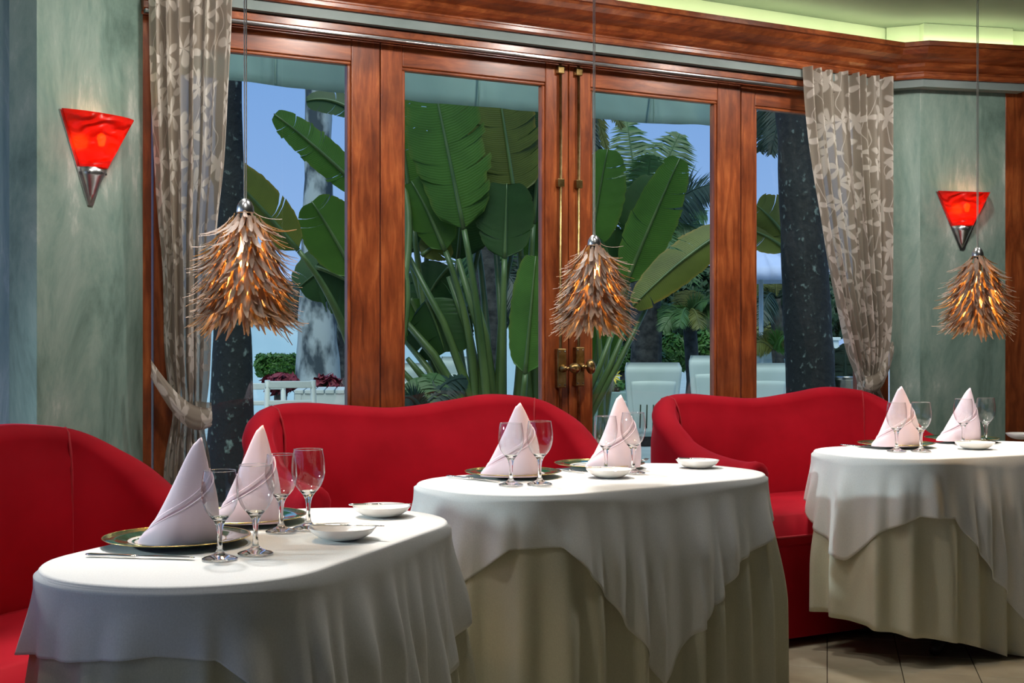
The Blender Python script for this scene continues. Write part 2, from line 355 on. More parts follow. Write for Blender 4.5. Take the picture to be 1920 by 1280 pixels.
M['grout'] = plain('grout', (.08, .07, .05), .8)
floor = empty('floor', (0, 0, 0), TA); tag(floor, kind='structure')
v, f = box_geo(-12, 12, -10, 10, -.12, -.006)
gf = obj('tile_bed', v, f, fl_m, floor, smooth=False)
v, f = box_geo(.0015, TS-.0015, .0015, TS-.0015, -.0055, 0, .0012)
tile_me = mesh('floor_tile', v, f, M['tile'], False)
cT, sT = math.cos(TA), math.sin(TA)
cnt = 0
for i in range(-8, 22):
    for j in range(8, 40):
        lx, ly = (i+.5)*TS, (j+.5)*TS
        x, y = cT*lx-sT*ly, sT*lx+cT*ly
        n = (Vector((x, y, 0))-W0).dot(WN)
        if .2 < x < 3.3 and 3.6 < y < 6.6 and n > -.05 and cnt < 298:
            o = inst('floor_tile', tile_me, floor); o.location = (i*TS, j*TS, 0); cnt += 1

# ------------------------------------------------------------------ plastered walls and columns
Q = [Vector(q) for q in ((-2.6, 5.2), (-1.571, 4.41), (-1.36, 4.915), (1.897, 6.70), (2.032, 6.64), (2.497, 6.747), (6.0, 7.56))]
def wall_seg(name, a, b, z0, z1, mat, th=.15, label=None):
    a, b = Vector(a), Vector(b); d = (b-a).normalized(); n = Vector((-d.y, d.x)); L_ = (b-a).length
    e = empty(name, (a.x, a.y, 0), math.atan2(d.y, d.x)); tag(e, label, kind='structure')
    box('plaster_face', 0, L_, 0, th, z0, z1, mat, e, .002)
    return e
wall_seg('wall_left', Q[0], Q[1]-Vector((.012, -.01)), 0, CEIL, M['plaster'], .008)
wall_seg('wall_left_column', Q[1], Q[2], 0, CEIL, M['plaster'], .12)
wall_seg('wall_right_return', Q[3], Q[4], 0, 2.6, M['plaster'], .05)
wall_seg('wall_right_column', Q[4], Q[5], 0, 2.6, M['plaster'], .15)
# upper wall in the cove, set back above the cornice
UPZ = 2.58
e = empty('wall_upper', (*wp(-1.9, -.02, 0).xy, 0), WA); tag(e, kind='structure')
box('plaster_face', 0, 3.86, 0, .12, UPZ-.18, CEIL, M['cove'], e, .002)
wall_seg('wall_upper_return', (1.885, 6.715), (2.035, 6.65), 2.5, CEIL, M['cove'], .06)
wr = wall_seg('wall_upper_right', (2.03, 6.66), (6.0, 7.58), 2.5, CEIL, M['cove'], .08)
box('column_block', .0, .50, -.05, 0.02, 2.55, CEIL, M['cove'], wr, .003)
# wooden panel right of the column
wpan = empty('wall_right_panel', (Q[5].x, Q[5].y, 0), math.atan2(Q[6].y-Q[5].y, Q[6].x-Q[5].x)); tag(wpan, kind='structure')
box('panel_stile', 0.0, .16, -.0, .05, 0, 2.60, M['wood_v'], wpan, .004)
box('panel_board', .16, 3.4, .025, .05, 0, 2.60, M['wood_v'], wpan, .004)
box('panel_rail', .16, 3.4, .0, .05, 2.3, 2.60, M['wood_h'], wpan, .004)
# side and back walls of the dining room (out of frame, they close the room)
M['back'] = noisy('room_wall_paint', (.15, .15, .10), (.20, .19, .13), nscale=2, rough=.7)
def shell(name, a, b):
    wall_seg(name, a, b, 0, CEIL, M['back'], .1)
shell('wall_back', (5.5, -5.0), (-4.2, -5.0))
shell('wall_right', (5.9, 7.5), (5.5, -5.0))

# ------------------------------------------------------------------ ceiling
v, f = box_geo(-4.4, 6.2, -5.2, 7.7, CEIL, CEIL+.2)
# cut the ceiling along the outer wall so it does not reach over the garden
vs = [(-4.4, -5.2), (6.2, -5.2), (6.2, 7.75), (2.5, 6.95), (1.9, 6.85), (-1.5, 5.0), (-1.75, 4.75), (-2.7, 5.4), (-4.4, 5.4)]
k = len(vs)
V = [(x, y, CEIL) for x, y in vs]+[(x, y, CEIL+.15) for x, y in vs]
Fc = [tuple(reversed(range(k))), tuple(range(k, 2*k))]+[(i, (i+1) % k, (i+1) % k+k, i+k) for i in range(k)]
tag(obj('ceiling', V, Fc, M['ceil'], None, False), kind='structure')

# ------------------------------------------------------------------ cornice, swept along the walls with mitred corners
def sweep(prof, line, closed_prof=True):
    """prof: (out, z) pairs, out = distance into the room; line: plan points left to right"""
    vs, fs = [], []; m = len(prof); line = [Vector(p) for p in line]
    dirs = [(b-a).normalized() for a, b in zip(line, line[1:])]
    for i, p in enumerate(line):
        d0 = dirs[max(i-1, 0)]; d1 = dirs[min(i, len(dirs)-1)]
        n0 = Vector((d0.y, -d0.x)); n1 = Vector((d1.y, -d1.x)); mdir = (n0+n1).normalized(); sc = 1/max(.3, mdir.dot(n0))
        for o_, z in prof: q = p+mdir*sc*o_; vs.append((q.x, q.y, z))
    for i in range(len(line)-1):
        for j in range(m):
            j2 = (j+1) % m; fs.append((i*m+j, i*m+j2, (i+1)*m+j2, (i+1)*m+j))
    fs.append(tuple(range(m))); fs.append(tuple(reversed(range((len(line)-1)*m, len(line)*m))))
    return vs, fs
def profile_round(pts):              # add a little rounding between steps
    return pts
wl_line = [wp(-1.84, 0, 0).xy, Q[3], Q[4], Vector((4.8, 7.28))]
crown = [(.02, 2.478), (.085, 2.478), (.092, 2.486), (.092, 2.500), (.084, 2.506), (.084, 2.512), (.098, 2.520), (.112, 2.532), (.118, 2.546),
         (.112, 2.552), (.126, 2.558), (.150, 2.568), (.172, 2.584), (.186, 2.602), (.190, 2.612), (.206, 2.614), (.206, 2.636), (.0, 2.636), (.0, 2.60)]
v, f = sweep(crown, wl_line); c = obj('trim_1', v, f, M['wood_h'], None, False); tag(c, 'stepped mahogany crown moulding running above the windows', kind='structure')
v, f = sweep([(.0, 2.44), (.072, 2.44), (.072, 2.478), (.0, 2.478)], wl_line[:3]+[Vector((2.56, 6.762))])
tag(obj('trim_2', v, f, M['strip'], None, False), kind='structure')
v, f = sweep([(.0, 2.40), (.036, 2.40), (.044, 2.408), (.044, 2.432), (.036, 2.44), (.0, 2.44)], [wp(-1.84, 0, 0).xy, wp(1.86, 0, 0).xy])
tag(obj('trim_3', v, f, M['wood_h'], None, False), kind='structure')
v, f = sweep([(-.1, 2.39), (.012, 2.39), (.012, 2.60), (-.1, 2.60)], [wp(-1.84, 0, 0).xy, wp(1.88, 0, 0).xy])
tag(obj('trim_4', v, f, M['wood_h'], None, False), kind='structure')
# cove light strip lying on the cornice ledge
v, f = sweep([(.05, 2.638), (.085, 2.638), (.085, 2.652), (.05, 2.652)], wl_line)
tag(obj('cove_light_strip', v, f, M['cove_led'], None, False), 'glowing strip light hidden on top of the wooden cornice', 'strip light')
# curtain track: dark rail with a bright metal edge
tr = empty('curtain_track', (*wp(-1.84, .05, 0).xy, 2.395), WA); tag(tr, 'slim dark metal curtain track under the header beam', 'curtain track')
box('rail', 0, 3.66, -.018, .006, -.012, .004, M['dark_steel'], tr, .002)
v, f = tube_geo([(0, -.022, -.008), (3.66, -.022, -.008)], .0035, 6); obj('rod', v, f, M['steel'], tr)

# ------------------------------------------------------------------ glazed mahogany door leaves
def leaf(name, u0, g0, g1, u1, ztop=2.392, zg=2.288, n=0.0, th=.05, label=None):
    t0, a, b_, t1 = t_of(u0, n), t_of(g0, n), t_of(g1, n), t_of(u1, n)
    e = empty(name, wp(t0, n, 0), WA); tag(e, label, kind='structure')
    a -= t0; b_ -= t0; w = t1-t0; zb = .34; bd = .014
    box('stile', .001, a-bd, 0, th, .01, ztop, M['wood_v'], e, .004); box('stile', b_+bd, w-.001, 0, th, .01, ztop, M['wood_v'], e, .004)
    box('top_rail', a-bd, b_+bd, .001, th, zg+bd, ztop, M['wood_h'], e, .003); box('bottom_rail', a-bd, b_+bd, .001, th, .01, zb-bd, M['wood_h'], e, .003)
    # moulded bead around the pane
    box('bead', a-bd, a, .006, th-.006, zb, zg, M['wood_v'], e, .005); box('bead', b_, b_+bd, .006, th-.006, zb, zg, M['wood_v'], e, .005)
    box('bead', a-bd, b_+bd, .006, th-.006, zg, zg+bd, M['wood_h'], e, .005); box('bead', a-bd, b_+bd, .006, th-.006, zb-bd, zb, M['wood_h'], e, .005)
    obj('pane', *box_geo(a, b_, .024, .028, zb, zg), M['pane'], e, False)
    return e, w
leaf('door_1', 288, 340, 653, 713, label='leftmost glazed mahogany leaf beside the curtain')
d2, w2 = leaf('door_2', 714, 761, 1018, 1066, label='glazed mahogany door leaf left of the brass bolts')
d3, w3 = leaf('door_3', 1067, 1113, 1341, 1389, label='glazed mahogany door leaf right of the brass bolts')
leaf('door_4', 1390, 1421, 1610, 1660, n=-.012, label='rightmost glazed mahogany leaf partly behind the curtain')
box('jamb', 0, .05, -.0, .07, 0, 2.39, M['wood_v'], empty('trim_5', wp(-1.85, 0, 0), WA), .004); tag(bpy.data.objects['trim_5'], kind='structure')
box('jamb', 0, .06, .01, .06, 0, 2.39, M['wood_v'], empty('trim_6', wp(1.835, 0, 0), WA), .004); tag(bpy.data.objects['trim_6'], kind='structure')
# threshold under the doors
tag(box('trim_7', 0, 3.7, -.01, .12, -.02, .012, M['wood_h'], None, .004), kind='structure'); bpy.data.objects['trim_7'].location = wp(-1.85, 0, 0); bpy.data.objects['trim_7'].rotation_euler = (0, 0, WA)
# brass cremone bolts: rod, keepers, lock plate with an oval knob
def bolt(door, w, x, tilt, kz):
    tube('bolt_rod', [(x, -.014, .02), (x, -.014, 2.385)], .0065, M['brass'], door, 8)
    for z in (2.36, 1.87, 1.345, .7):
        box('rod_keeper', x-.016, x+.016, -.024, .0, z-.018, z+.018, M['brass'], door, .003)
    pl = box('lock_plate', x-.022, x+.022, -.03, -.0, kz-.085, kz+.085, M['brass'], door, .004)
    for sx in (-.013, .013):
        for sz in (-.072, .072):
            o = lathe('screw', [(0, 0), (.0035, 0), (.003, .002), (0, .0025)], M['dark_steel'], pl, 8); o.location = (x+sx, -.030, kz+sz); o.rotation_euler = (R(90), 0, 0)
    v, f = lathe_geo([(0, .0), (.016, .0), (.017, .012), (.010, .022), (.009, .034), (0, .034)], 16)
    o = obj('knob_neck', v, f, M['brass'], door); o.location = (x, -.03, kz); o.rotation_euler = (R(90), 0, 0)
    la, sh = (.028, .023) if tilt < .5 else (.033, .022)
    V, Fq = [], []; n1, n2 = 12, 18
    for i in range(n1+1):
        th = math.pi*i/n1
        for k_ in range(n2): w_ = 2*math.pi*k_/n2; V.append((-la*math.cos(th), sh*math.sin(th)*math.cos(w_), sh*math.sin(th)*math.sin(w_)))
    for i in range(n1):
        for k_ in range(n2): k2 = (k_+1) % n2; Fq.append((i*n2+k_, (i+1)*n2+k_, (i+1)*n2+k2, i*n2+k2))
    o = obj('knob', V, Fq, M['brass'], door); o.location = (x+(.040 if tilt < .5 else .030), -.066, kz); o.rotation_euler = (0, tilt, 0)
    tube('knob_spindle', [(x, -.060, kz), (x+.022, -.064, kz)], .007, M['brass'], door, 8)
zk = tz(1075, 690, .03)[1]
bolt(d2, w2, t_of(1051, .015)-t_of(714), R(20), zk)
bolt(d3, w3, t_of(1085, .015)-t_of(1067), R(80), zk+.006)

# ------------------------------------------------------------------ curtains
def curtain_mat():
    m = bpy.data.materials.new('floral_sheer'); m.use_nodes = True; nt = m.node_tree; b = nt.nodes['Principled BSDF']; o = nt.nodes['Material Output']
    N = nt.nodes.new; L = nt.links.new
    uv = N('ShaderNodeUVMap'); vo = N('ShaderNodeTexVoronoi'); vo.voronoi_dimensions = '2D'; vo.inputs['Scale'].default_value = 8.0; vo.inputs['Randomness'].default_value = .75
    nd = N('ShaderNodeTexNoise'); nd.inputs['Scale'].default_value = 9; L(uv.outputs[0], nd.inputs['Vector'])
    mxv = N('ShaderNodeMix'); mxv.data_type = 'VECTOR'; mxv.inputs['Factor'].default_value = .05
    L(uv.outputs[0], mxv.inputs['A']); L(nd.outputs['Color'], mxv.inputs['B'])
    L(mxv.outputs['Result'], vo.inputs['Vector'])
    sub = N('ShaderNodeVectorMath'); sub.operation = 'SUBTRACT'
    L(mxv.outputs['Result'], sub.inputs[0]); L(vo.outputs['Position'], sub.inputs[1])
    sp = N('ShaderNodeSeparateXYZ'); L(sub.outputs[0], sp.inputs[0])
    at = N('ShaderNodeMath'); at.operation = 'ARCTAN2'; L(sp.outputs['Y'], at.inputs[0]); L(sp.outputs['X'], at.inputs[1])
    csep = N('ShaderNodeSeparateColor'); L(vo.outputs['Color'], csep.inputs[0])
    ma = N('ShaderNodeMath'); ma.operation = 'MULTIPLY_ADD'; ma.inputs[1].default_value = 5; L(at.outputs[0], ma.inputs[0])
    mr = N('ShaderNodeMath'); mr.operation = 'MULTIPLY'; mr.inputs[1].default_value = 6.28; L(csep.outputs[0], mr.inputs[0]); L(mr.outputs[0], ma.inputs[2])
    cs = N('ShaderNodeMath'); cs.operation = 'COSINE'; L(ma.outputs[0], cs.inputs[0])
    rr = N('ShaderNodeMath'); rr.operation = 'MULTIPLY_ADD'; rr.inputs[1].default_value = .15; rr.inputs[2].default_value = .40; L(cs.outputs[0], rr.inputs[0])
    ln = N('ShaderNodeVectorMath'); ln.operation = 'LENGTH'; L(sub.outputs[0], ln.inputs[0])
    sc = N('ShaderNodeMath'); sc.operation = 'MULTIPLY'; sc.inputs[1].default_value = 8.0; L(ln.outputs['Value'], sc.inputs[0])
    lt = N('ShaderNodeMath'); lt.operation = 'SUBTRACT'; L(rr.outputs[0], lt.inputs[0]); L(sc.outputs[0], lt.inputs[1])
    st = N('ShaderNodeMapRange'); st.inputs['From Min'].default_value = -.02; st.inputs['From Max'].default_value = .05; L(lt.outputs[0], st.inputs['Value'])
    # leafy vines between the flowers
    n2 = N('ShaderNodeTexWave'); n2.inputs['Scale'].default_value = 3.0; n2.inputs['Distortion'].default_value = 7; n2.inputs['Detail'].default_value = 1.5; n2.inputs['Detail Scale'].default_value = 1.6
    L(uv.outputs[0], n2.inputs['Vector'])
    st2 = N('ShaderNodeMapRange'); st2.inputs['From Min'].default_value = .99; st2.inputs['From Max'].default_value = 1.0; L(n2.outputs['Fac'], st2.inputs['Value'])
    mxx = N('ShaderNodeMath'); mxx.operation = 'MAXIMUM'; L(st.outputs[0], mxx.inputs[0]); L(st2.outputs[0], mxx.inputs[1])
    cr = N('ShaderNodeMix'); cr.data_type = 'RGBA'; L(mxx.outputs[0], cr.inputs['Factor'])
    cr.inputs['A'].default_value = (.34, .29, .23, 1); cr.inputs['B'].default_value = (.66, .60, .53, 1)
    L(cr.outputs['Result'], b.inputs['Base Color']); setin(b, Roughness=.5, Sheen_Weight=.2)
    tl = N('ShaderNodeBsdfTranslucent'); L(cr.outputs['Result'], tl.inputs[0])
    x1 = N('ShaderNodeMixShader'); x1.inputs[0].default_value = .3; L(b.outputs[0], x1.inputs[1]); L(tl.outputs[0], x1.inputs[2])
    tp = N('ShaderNodeBsdfTransparent'); tp.inputs[0].default_value = (.95, .97, .93, 1)
    al = N('ShaderNodeMapRange'); al.inputs['To Min'].default_value = .13; al.inputs['To Max'].default_value = .04; L(mxx.outputs[0], al.inputs['Value'])
    x2 = N('ShaderNodeMixShader'); L(al.outputs[0], x2.inputs[0]); L(x1.outputs[0], x2.inputs[1]); L(tp.outputs[0], x2.inputs[2])
    L(x2.outputs[0], o.inputs[0]); return m
M['floral'] = curtain_mat()
def curtain(name, n0, edges, waist_y, label, folds, amp, hook, side):
    """edges: (y, u_left, u_right) in picture pixels on the plane n0 in front of the doors"""
    e = empty(name, wp(t_of(edges[-1][1], n0), n0, 0), WA); tag(e, label, 'curtain', 'floral curtains')
    org = wp(t_of(edges[-1][1], n0), n0, 0)
    tl = []; 
    for y, ul, ur in edges:
        (ta, za) = tz(ul, y, n0); (tb, zb) = tz(ur, y, n0); tl.append(((za+zb)/2, ta, tb))
    tl.sort()
    zs0, zs1 = tl[0][0], tl[-1][0]; t_org = t_of(edges[-1][1], n0)
    LT = [(z, a) for z, a, b in tl]; RT = [(z, b) for z, a, b in tl]
    zw = tz(edges[0][1], waist_y, n0)[1]
    nr, nc = 90, 160; V, Fq, UV = [], [], []
    for i in range(nr+1):
        z = lerp(zs0, zs1, i/nr); a = sinterp(LT, z)-t_org; b_ = sinterp(RT, z)-t_org
        sq = max(.25, min(1, (b_-a)/.42))
        tight = math.exp(-((z-zw)/.10)**2)
        for j in range(nc+1):
            w = j/nc; ph = w*folds*2*math.pi+.7*math.sin(w*9.3)+.25*math.sin(z*2.1+w*5)
            am = amp*(.55+.45*math.sin(w*7+1.3)**2)*(1-.55*tight)*(.6+.4*(1-sq)+.4)
            y_ = -(math.sin(ph)*am+.3*am*math.sin(ph*2.3+z*1.4))
            x = lerp(a, b_, w)+.35*am*math.cos(ph)*math.sin(math.pi*w)
            V.append((x, y_, z)); UV.append((w*1.15, z))
    for i in range(nr):
        for j in range(nc):
            p = i*(nc+1)+j; Fq.append((p, p+1, p+nc+2, p+nc+1))
    obj('drape', V, Fq, M['floral'], e, True, UV)
    # tie-back: pleated band from a wall hook around the gathered cloth
    hz = tz(hook[0], hook[1], n0)[1]; hx = t_of(hook[0], n0)-t_org
    a = sinterp(LT, zw)-t_org; b_ = sinterp(RT, zw)-t_org
    far = b_ if side < 0 else a
    V, Fq, UV = [], [], []; n1, n2 = 48, 9
    for i in range(n1+1):
        s = i/n1                      # front run from hook across, then back round
        if s < .72:
            q = s/.72; x = lerp(hx, far+side*-.012, q); zc = lerp(hz, zw+.012, q)-.075*math.sin(math.pi*min(1, q*.92)); y_ = -amp*1.25-.02*math.sin(math.pi*q)+(1-q)*.03
        else:
            q = (s-.72)/.28; x = lerp(far+side*-.012, hx, q*.5); zc = lerp(zw+.012, zw+.02, q); y_ = lerp(-amp*1.25, amp*1.1, min(1, q*2))
        hw = .034+.012*math.sin(math.pi*min(1, s/.72))
        for j in range(n2):
            w = j/(n2-1)-.5
            V.append((x, y_-.012*math.cos(w*math.pi)-.004*math.sin(w*22+s*5), zc+w*2*hw)); UV.append((s*.5, w*.08+.3))
    for i in range(n1):
        for j in range(n2-1):
            p = i*n2+j; Fq.append((p, p+1, p+n2+1, p+n2))
    tb = obj('tieback', V, Fq, M['floral'], e, True, UV); tag(tb, 'pleated band of the same floral cloth')
    return e
curtain('curtain', .13, [(-20, 279, 433), (60, 280, 431), (160, 282, 426), (300, 288, 419), (400, 294, 408), (515, 304, 399), (646, 308, 394), (720, 315, 390), (770, 322, 386), (810, 318, 383), (865, 309, 391), (1000, 303, 396), (1220, 300, 400)], 780,
        'left floral curtain tied back beside the green column', 6.5, .038, (280, 690), -1)
curtain('curtain', .10, [(136, 1506, 1668), (220, 1511, 1668), (300, 1520, 1668), (400, 1536, 1668), (500, 1555, 1667), (600, 1579, 1664), (660, 1594, 1658), (700, 1606, 1650), (724, 1612, 1644), (760, 1612, 1652), (850, 1610, 1660), (1050, 1608, 1664)], 716,
        'right floral curtain gathered back towards the grey column', 7.5, .036, (1669, 652), 1)

# ------------------------------------------------------------------ wall sconces
def sconce_mat():
    m = bpy.data.materials.new('red_carved_glass'); m.use_nodes = True; nt = m.node_tree; b = nt.nodes['Principled BSDF']; o = nt.nodes['Material Output']; N = nt.nodes.new; L = nt.links.new
    setin(b, Base_Color=(.80, .020, .012), Roughness=.28, Coat_Weight=.25)
    t = N('ShaderNodeTexCoord'); w = N('ShaderNodeTexWave'); w.inputs['Scale'].default_value = 9; w.inputs['Distortion'].default_value = 7; w.inputs['Detail'].default_value = 1.2; w.inputs['Detail Scale'].default_value = 1.5
    w.bands_direction = 'Z'
    L(t.outputs['Object'], w.inputs['Vector']); bp = N('ShaderNodeBump'); bp.inputs['Strength'].default_value = .7; bp.inputs['Distance'].default_value = .012
    L(w.outputs['Fac'], bp.inputs['Height']); L(bp.outputs[0], b.inputs['Normal'])
    tl = N('ShaderNodeBsdfTranslucent'); tl.inputs[0].default_value = (1.0, .055, .02, 1); L(bp.outputs[0], tl.inputs['Normal'])
    x = N('ShaderNodeMixShader'); x.inputs[0].default_value = .38; L(b.outputs[0], x.inputs[1]); L(tl.outputs[0], x.inputs[2])
    tp_ = N('ShaderNodeBsdfTransparent'); tp_.inputs[0].default_value = (1, .22, .06, 1); x3 = N('ShaderNodeMixShader'); x3.inputs[0].default_value = .34; L(x.outputs[0], x3.inputs[1]); L(tp_.outputs[0], x3.inputs[2]); L(x3.outputs[0], o.inputs[0]); return m
M['red_glass'] = sconce_mat()
def sconce(loc, ang, h, label):
    """loc: tip of the cone on the wall; the wall runs along local x, the room is at local -y"""
    e = empty('wall_sconce', loc, ang); tag(e, label, 'wall lamp', 'red glass wall sconces')
    Rt = h*.47; zs = h*.36; slant = h*.06
    def cone(z0, z1, r0, r1, th, name, mat, rows, cut=0, sq=1.0):
        V, Fq = [], []; n = 28
        for lay in (0, 1):
            for i in range(rows+1):
                q = i/rows; r = lerp(r0, r1, q)-lay*th
                for k in range(n+1):
                    a = math.pi*k/n; z = lerp(z0, z1, q)-cut*q*math.sin(a)
                    V.append((r*math.cos(a)*-1, -r*math.sin(a)*sq-.004, z))
        st = (rows+1)*(n+1)
        for i in range(rows):
            for k in range(n):
                p = i*(n+1)+k; Fq.append((p, p+1, p+n+2, p+n+1)); p += st; Fq.append((p, p+n+1, p+n+2, p+1))
        for k in range(n):
            p = rows*(n+1)+k; Fq.append((p, p+1, p+1+st, p+st)); p = k; Fq.append((p, p+st, p+1+st, p+1))
        for i in range(rows):
            for k in (0, n):
                p = i*(n+1)+k; Fq.append((p, p+n+1, p+n+1+st, p+st))
        return obj(name, V, Fq, mat, e)
    cone(zs*.94, h, Rt*.34, Rt, .006, 'glass_shade', M['red_glass'], 10, slant, 1.02)
    mc = cone(0, zs*1.08, .004, Rt*.40, .002, 'metal_cone', M['steel'], 4)
    for a in (35, 90, 145):
        r = Rt*.36; o = lathe('screw', [(0, 0), (.0045, 0), (.0045, .004), (0, .006)], M['dark_steel'], mc, 8)
        o.location = (-r*math.cos(R(a)), -r*math.sin(R(a))-.004, zs*.93); o.rotation_euler = (R(90), 0, R(a)-R(90))
    V = [(-Rt*1.08, 0, h*.985), (Rt*1.08, 0, h*.985), (.012, 0, -.01), (-.012, 0, -.01)]
    V = V+[(x, -.006, z) for x, y, z in V]
    obj('back_plate', V, [(0, 1, 2, 3), (7, 6, 5, 4), (0, 4, 5, 1), (1, 5, 6, 2), (2, 6, 7, 3), (3, 7, 4, 0)], M['steel'], e, False)
    bz = h*.70
    lathe('bulb', [(0, -.022), (.010, -.020), (.012, -.008), (.016, .006), (.013, .018), (0, .026)], M['bulb_r'], e, 14, loc=(0, -Rt*.36, bz))
    l = light('sconce_light', 'POINT', (0, -Rt*.38, bz), .9, (1, .72, .30), shadow_soft_size=.03); l.parent = e
    return e
k = (168-960)/F; a_, b_ = Q[1], Q[2]; dd = b_-a_
tt = (k*a_.y-a_.x)/(dd.x-k*dd.y); p = a_+dd*tt; s_ = F/p.y
sconce((p.x, p.y, H+(640-380)/s_), math.atan2(dd.y, dd.x), 165/s_, 'red glass wall sconce on the green column beside the left curtain')
k = (1803-960)/F; a_, b_ = Q[4], Q[5]; dd = b_-a_
tt = (k*a_.y-a_.x)/(dd.x-k*dd.y); p = a_+dd*tt; s_ = F/p.y
sconce((p.x, p.y, H+(640-465)/s_), math.atan2(dd.y, dd.x), 106/s_, 'red glass wall sconce on the grey column right of the windows')
# ------------------------------------------------------------------ red velvet sofas
M['piping'] = plain('red_piping', (.38, .004, .012), .7, Sheen_Weight=.5, Sheen_Tint=(1, .1, .16))
M['foot'] = plain('dark_foot', (.02, .012, .01), .5)
def sofa(loc, ang, label, arm=.53, arm_l=None, hs=1.0):
    e = empty('velvet_sofa', loc, ang); tag(e, label, 'sofa', 'red velvet sofas')
    ST, RA = .44, .22                                   # half straight back, corner radius
    QA = math.pi/2*RA
    top = [(-1.6, .735), (-1.365, .735), (-1.265, .722), (-1.065, .738), (-.965, .757), (-.885, .783), (-.815, .828), (-.72, .885), (-.60, .940), (-.44, .956), (-.25, .942), (-.04, .928),
           (.18, .950), (.35, .972), (.48, .966), (.60, .944), (.72, .885), (.815, .828), (.885, .783), (.965, .757), (1.065, .738), (1.265, .722), (1.365, .735), (1.6, .735)]
    def plan(a):                                        # centre line and inward normal at arc length a
        s = 1 if a >= 0 else -1; b = abs(a)
        if b <= ST: x, y, nx, ny = b, 0-.02*(1-(b/ST)**2)*-1, 0, -1
        elif b <= ST+QA:
            w = (b-ST)/RA; x = ST+RA*math.sin(w); y = -RA*(1-math.cos(w)); nx, ny = -math.sin(w), -math.cos(w)
        else: x = ST+RA; y = -RA-(b-ST-QA); nx, ny = -1, 0
        return Vector((s*x, y)), Vector((s*nx, ny))
    def strip(name, a0, a1, caps=(False, False), bulge=.02):
        n = max(8, int((a1-a0)/.02)); V, Fq = [], []; m = None
        for i in range(n+1):
            a = lerp(a0, a1, i/n); p, nn = plan(a); zt = sinterp(top, a)*hs; ed = min(1, min(i, n-i)/3); pinch = .012*(1-ed) 
            armk = max(0, min(1, (abs(a)-.6)/.35)); th = lerp(.060, .062, armk)
            rr = lerp(.050, .066, armk)-pinch*.7         # rolled top
            ring = []
            ring += [(.055-pinch, .30), (.058+bulge*.6-pinch, .45), (.056+bulge-pinch, .60+(zt-.75)*.3)]
            ring += [(.052+bulge*.6-pinch, zt-rr*1.9), (rr*.95, zt-rr*1.15)]
            for w in (10, 35, 60, 90, 120, 150, 175): ring.append((rr*math.cos(R(w)), zt-rr+rr*math.sin(R(w))))
            ring += [(-rr*.86, zt-rr*1.5), (-.056, zt-.16), (-.058, .45), (-.064, .05)]
            m = len(ring)
            for o_, z in ring:
                q = p+nn*o_; V.append((q.x, q.y, z))
        for i in range(n):
            for j in range(m-1):
                p_ = i*m+j; Fq.append((p_, p_+m, p_+m+1, p_+1))
        for c_, i in ((caps[0], 0), (caps[1], n)):
            if c_:                                      # softly rounded front of an arm
                b0 = i*m; ctr = Vector((0, 0, 0))
                a = lerp(a0, a1, i/n); p, nn = plan(a); fw = Vector((0, -1))
                prev = list(range(b0, b0+m))
                for sc, off in ((.93, .016), (.78, .026), (.4, .032)):
                    new = []
                    for q in range(m):
                        v = Vector(V[b0+q]); zc = .55
                        nx = p.x+(v.x-p.x)*sc; nz = zc+(v.z-zc)*(1-(1-sc)*.18 if v.z > .2 else 1)
                        V.append((nx, v.y-off, nz)); new.append(len(V)-1)
                    for q in range(m-1):
                        Fq.append((prev[q], prev[q+1], new[q+1], new[q]) if i == 0 else (prev[q], new[q], new[q+1], prev[q+1]))
                    prev = new
                Fq.append(tuple(prev) if i == 0 else tuple(reversed(prev)))
        o = obj(name, V, Fq, M['velvet'], e)
        return o
    SE = .565
    AL = arm if arm_l is None else arm_l
    strip('backrest', -SE, SE, bulge=.03)
    strip('arm', -(ST+QA+AL), -SE, (True, False)); ra = strip('arm', SE, ST+QA+arm, (False, True))
    # piping in the seams between back and arms
    for s in (-1, 1):
        p, nn = plan(s*SE); zt = sinterp(top, s*SE)*hs; pts = []
        for o_, z in ((.062, .5), (.066, .62), (.062, zt-.11), (.05, zt-.055), (.03, zt-.012), (0, zt-.001), (-.03, zt-.012)):
            q = p+nn*o_; pts.append((q.x, q.y, z))
        tube('seam_piping', pts, .004, M['piping'], e, 6)
    # pleats drawn in the inside of the arms
    # seat cushion with a soft crowned top
    V, Fq = [], []; nx, ny = 24, 16; x1 = .595; y0, y1 = -.05, -(RA+min(arm, AL)-.005)-.03
    ztop = .505
    for lay in (0, 1):
        for i in range(nx+1):
            for j in range(ny+1):
                u_, v_ = i/nx*2-1, j/ny*2-1
                ex = min(1, (1-abs(u_))/.10); ey = min(1, (1-abs(v_))/.12)
                rd = (1-(1-ex)**2)**.5*(1-(1-ey)**2)**.5
                x = u_*x1*(1-.012*(1-ey)); y = lerp(y0, y1, (v_+1)/2)
                z = lerp(.425, ztop+.012*(1-u_*u_)*(1-v_*v_), rd) if lay == 0 else lerp(.425, .365, rd)
                V.append((x, y, z))
    st = (nx+1)*(ny+1)
    for i in range(nx):
        for j in range(ny):
            p_ = i*(ny+1)+j; Fq.append((p_, p_+ny+1, p_+ny+2, p_+1)); p_ += st; Fq.append((p_, p_+1, p_+ny+2, p_+ny+1))
    sc_ = obj('seat_cushion', V, Fq, M['velvet'], e)
    bd = []
    for i in range(25): bd.append((lerp(-x1*.97, x1*.97, i/24), y1-.002, .432))
    tube('front_piping', bd, .005, M['piping'], sc_, 6)
    o = box('base', -.60, .60, y1+.02, -.03, .03, .40, M['velvet'], e, .012)
    for sx in (-.6, .6):
        for y in (-.02, y1+.05): box('foot', sx-.025, sx+.025, y-.025, y+.025, 0, .05, M['foot'], e, .004)
    return e
sofa((*wp(-.86, .20, 0).xy, 0), WA, 'red velvet sofa in the middle, under the door with the brass bolts')
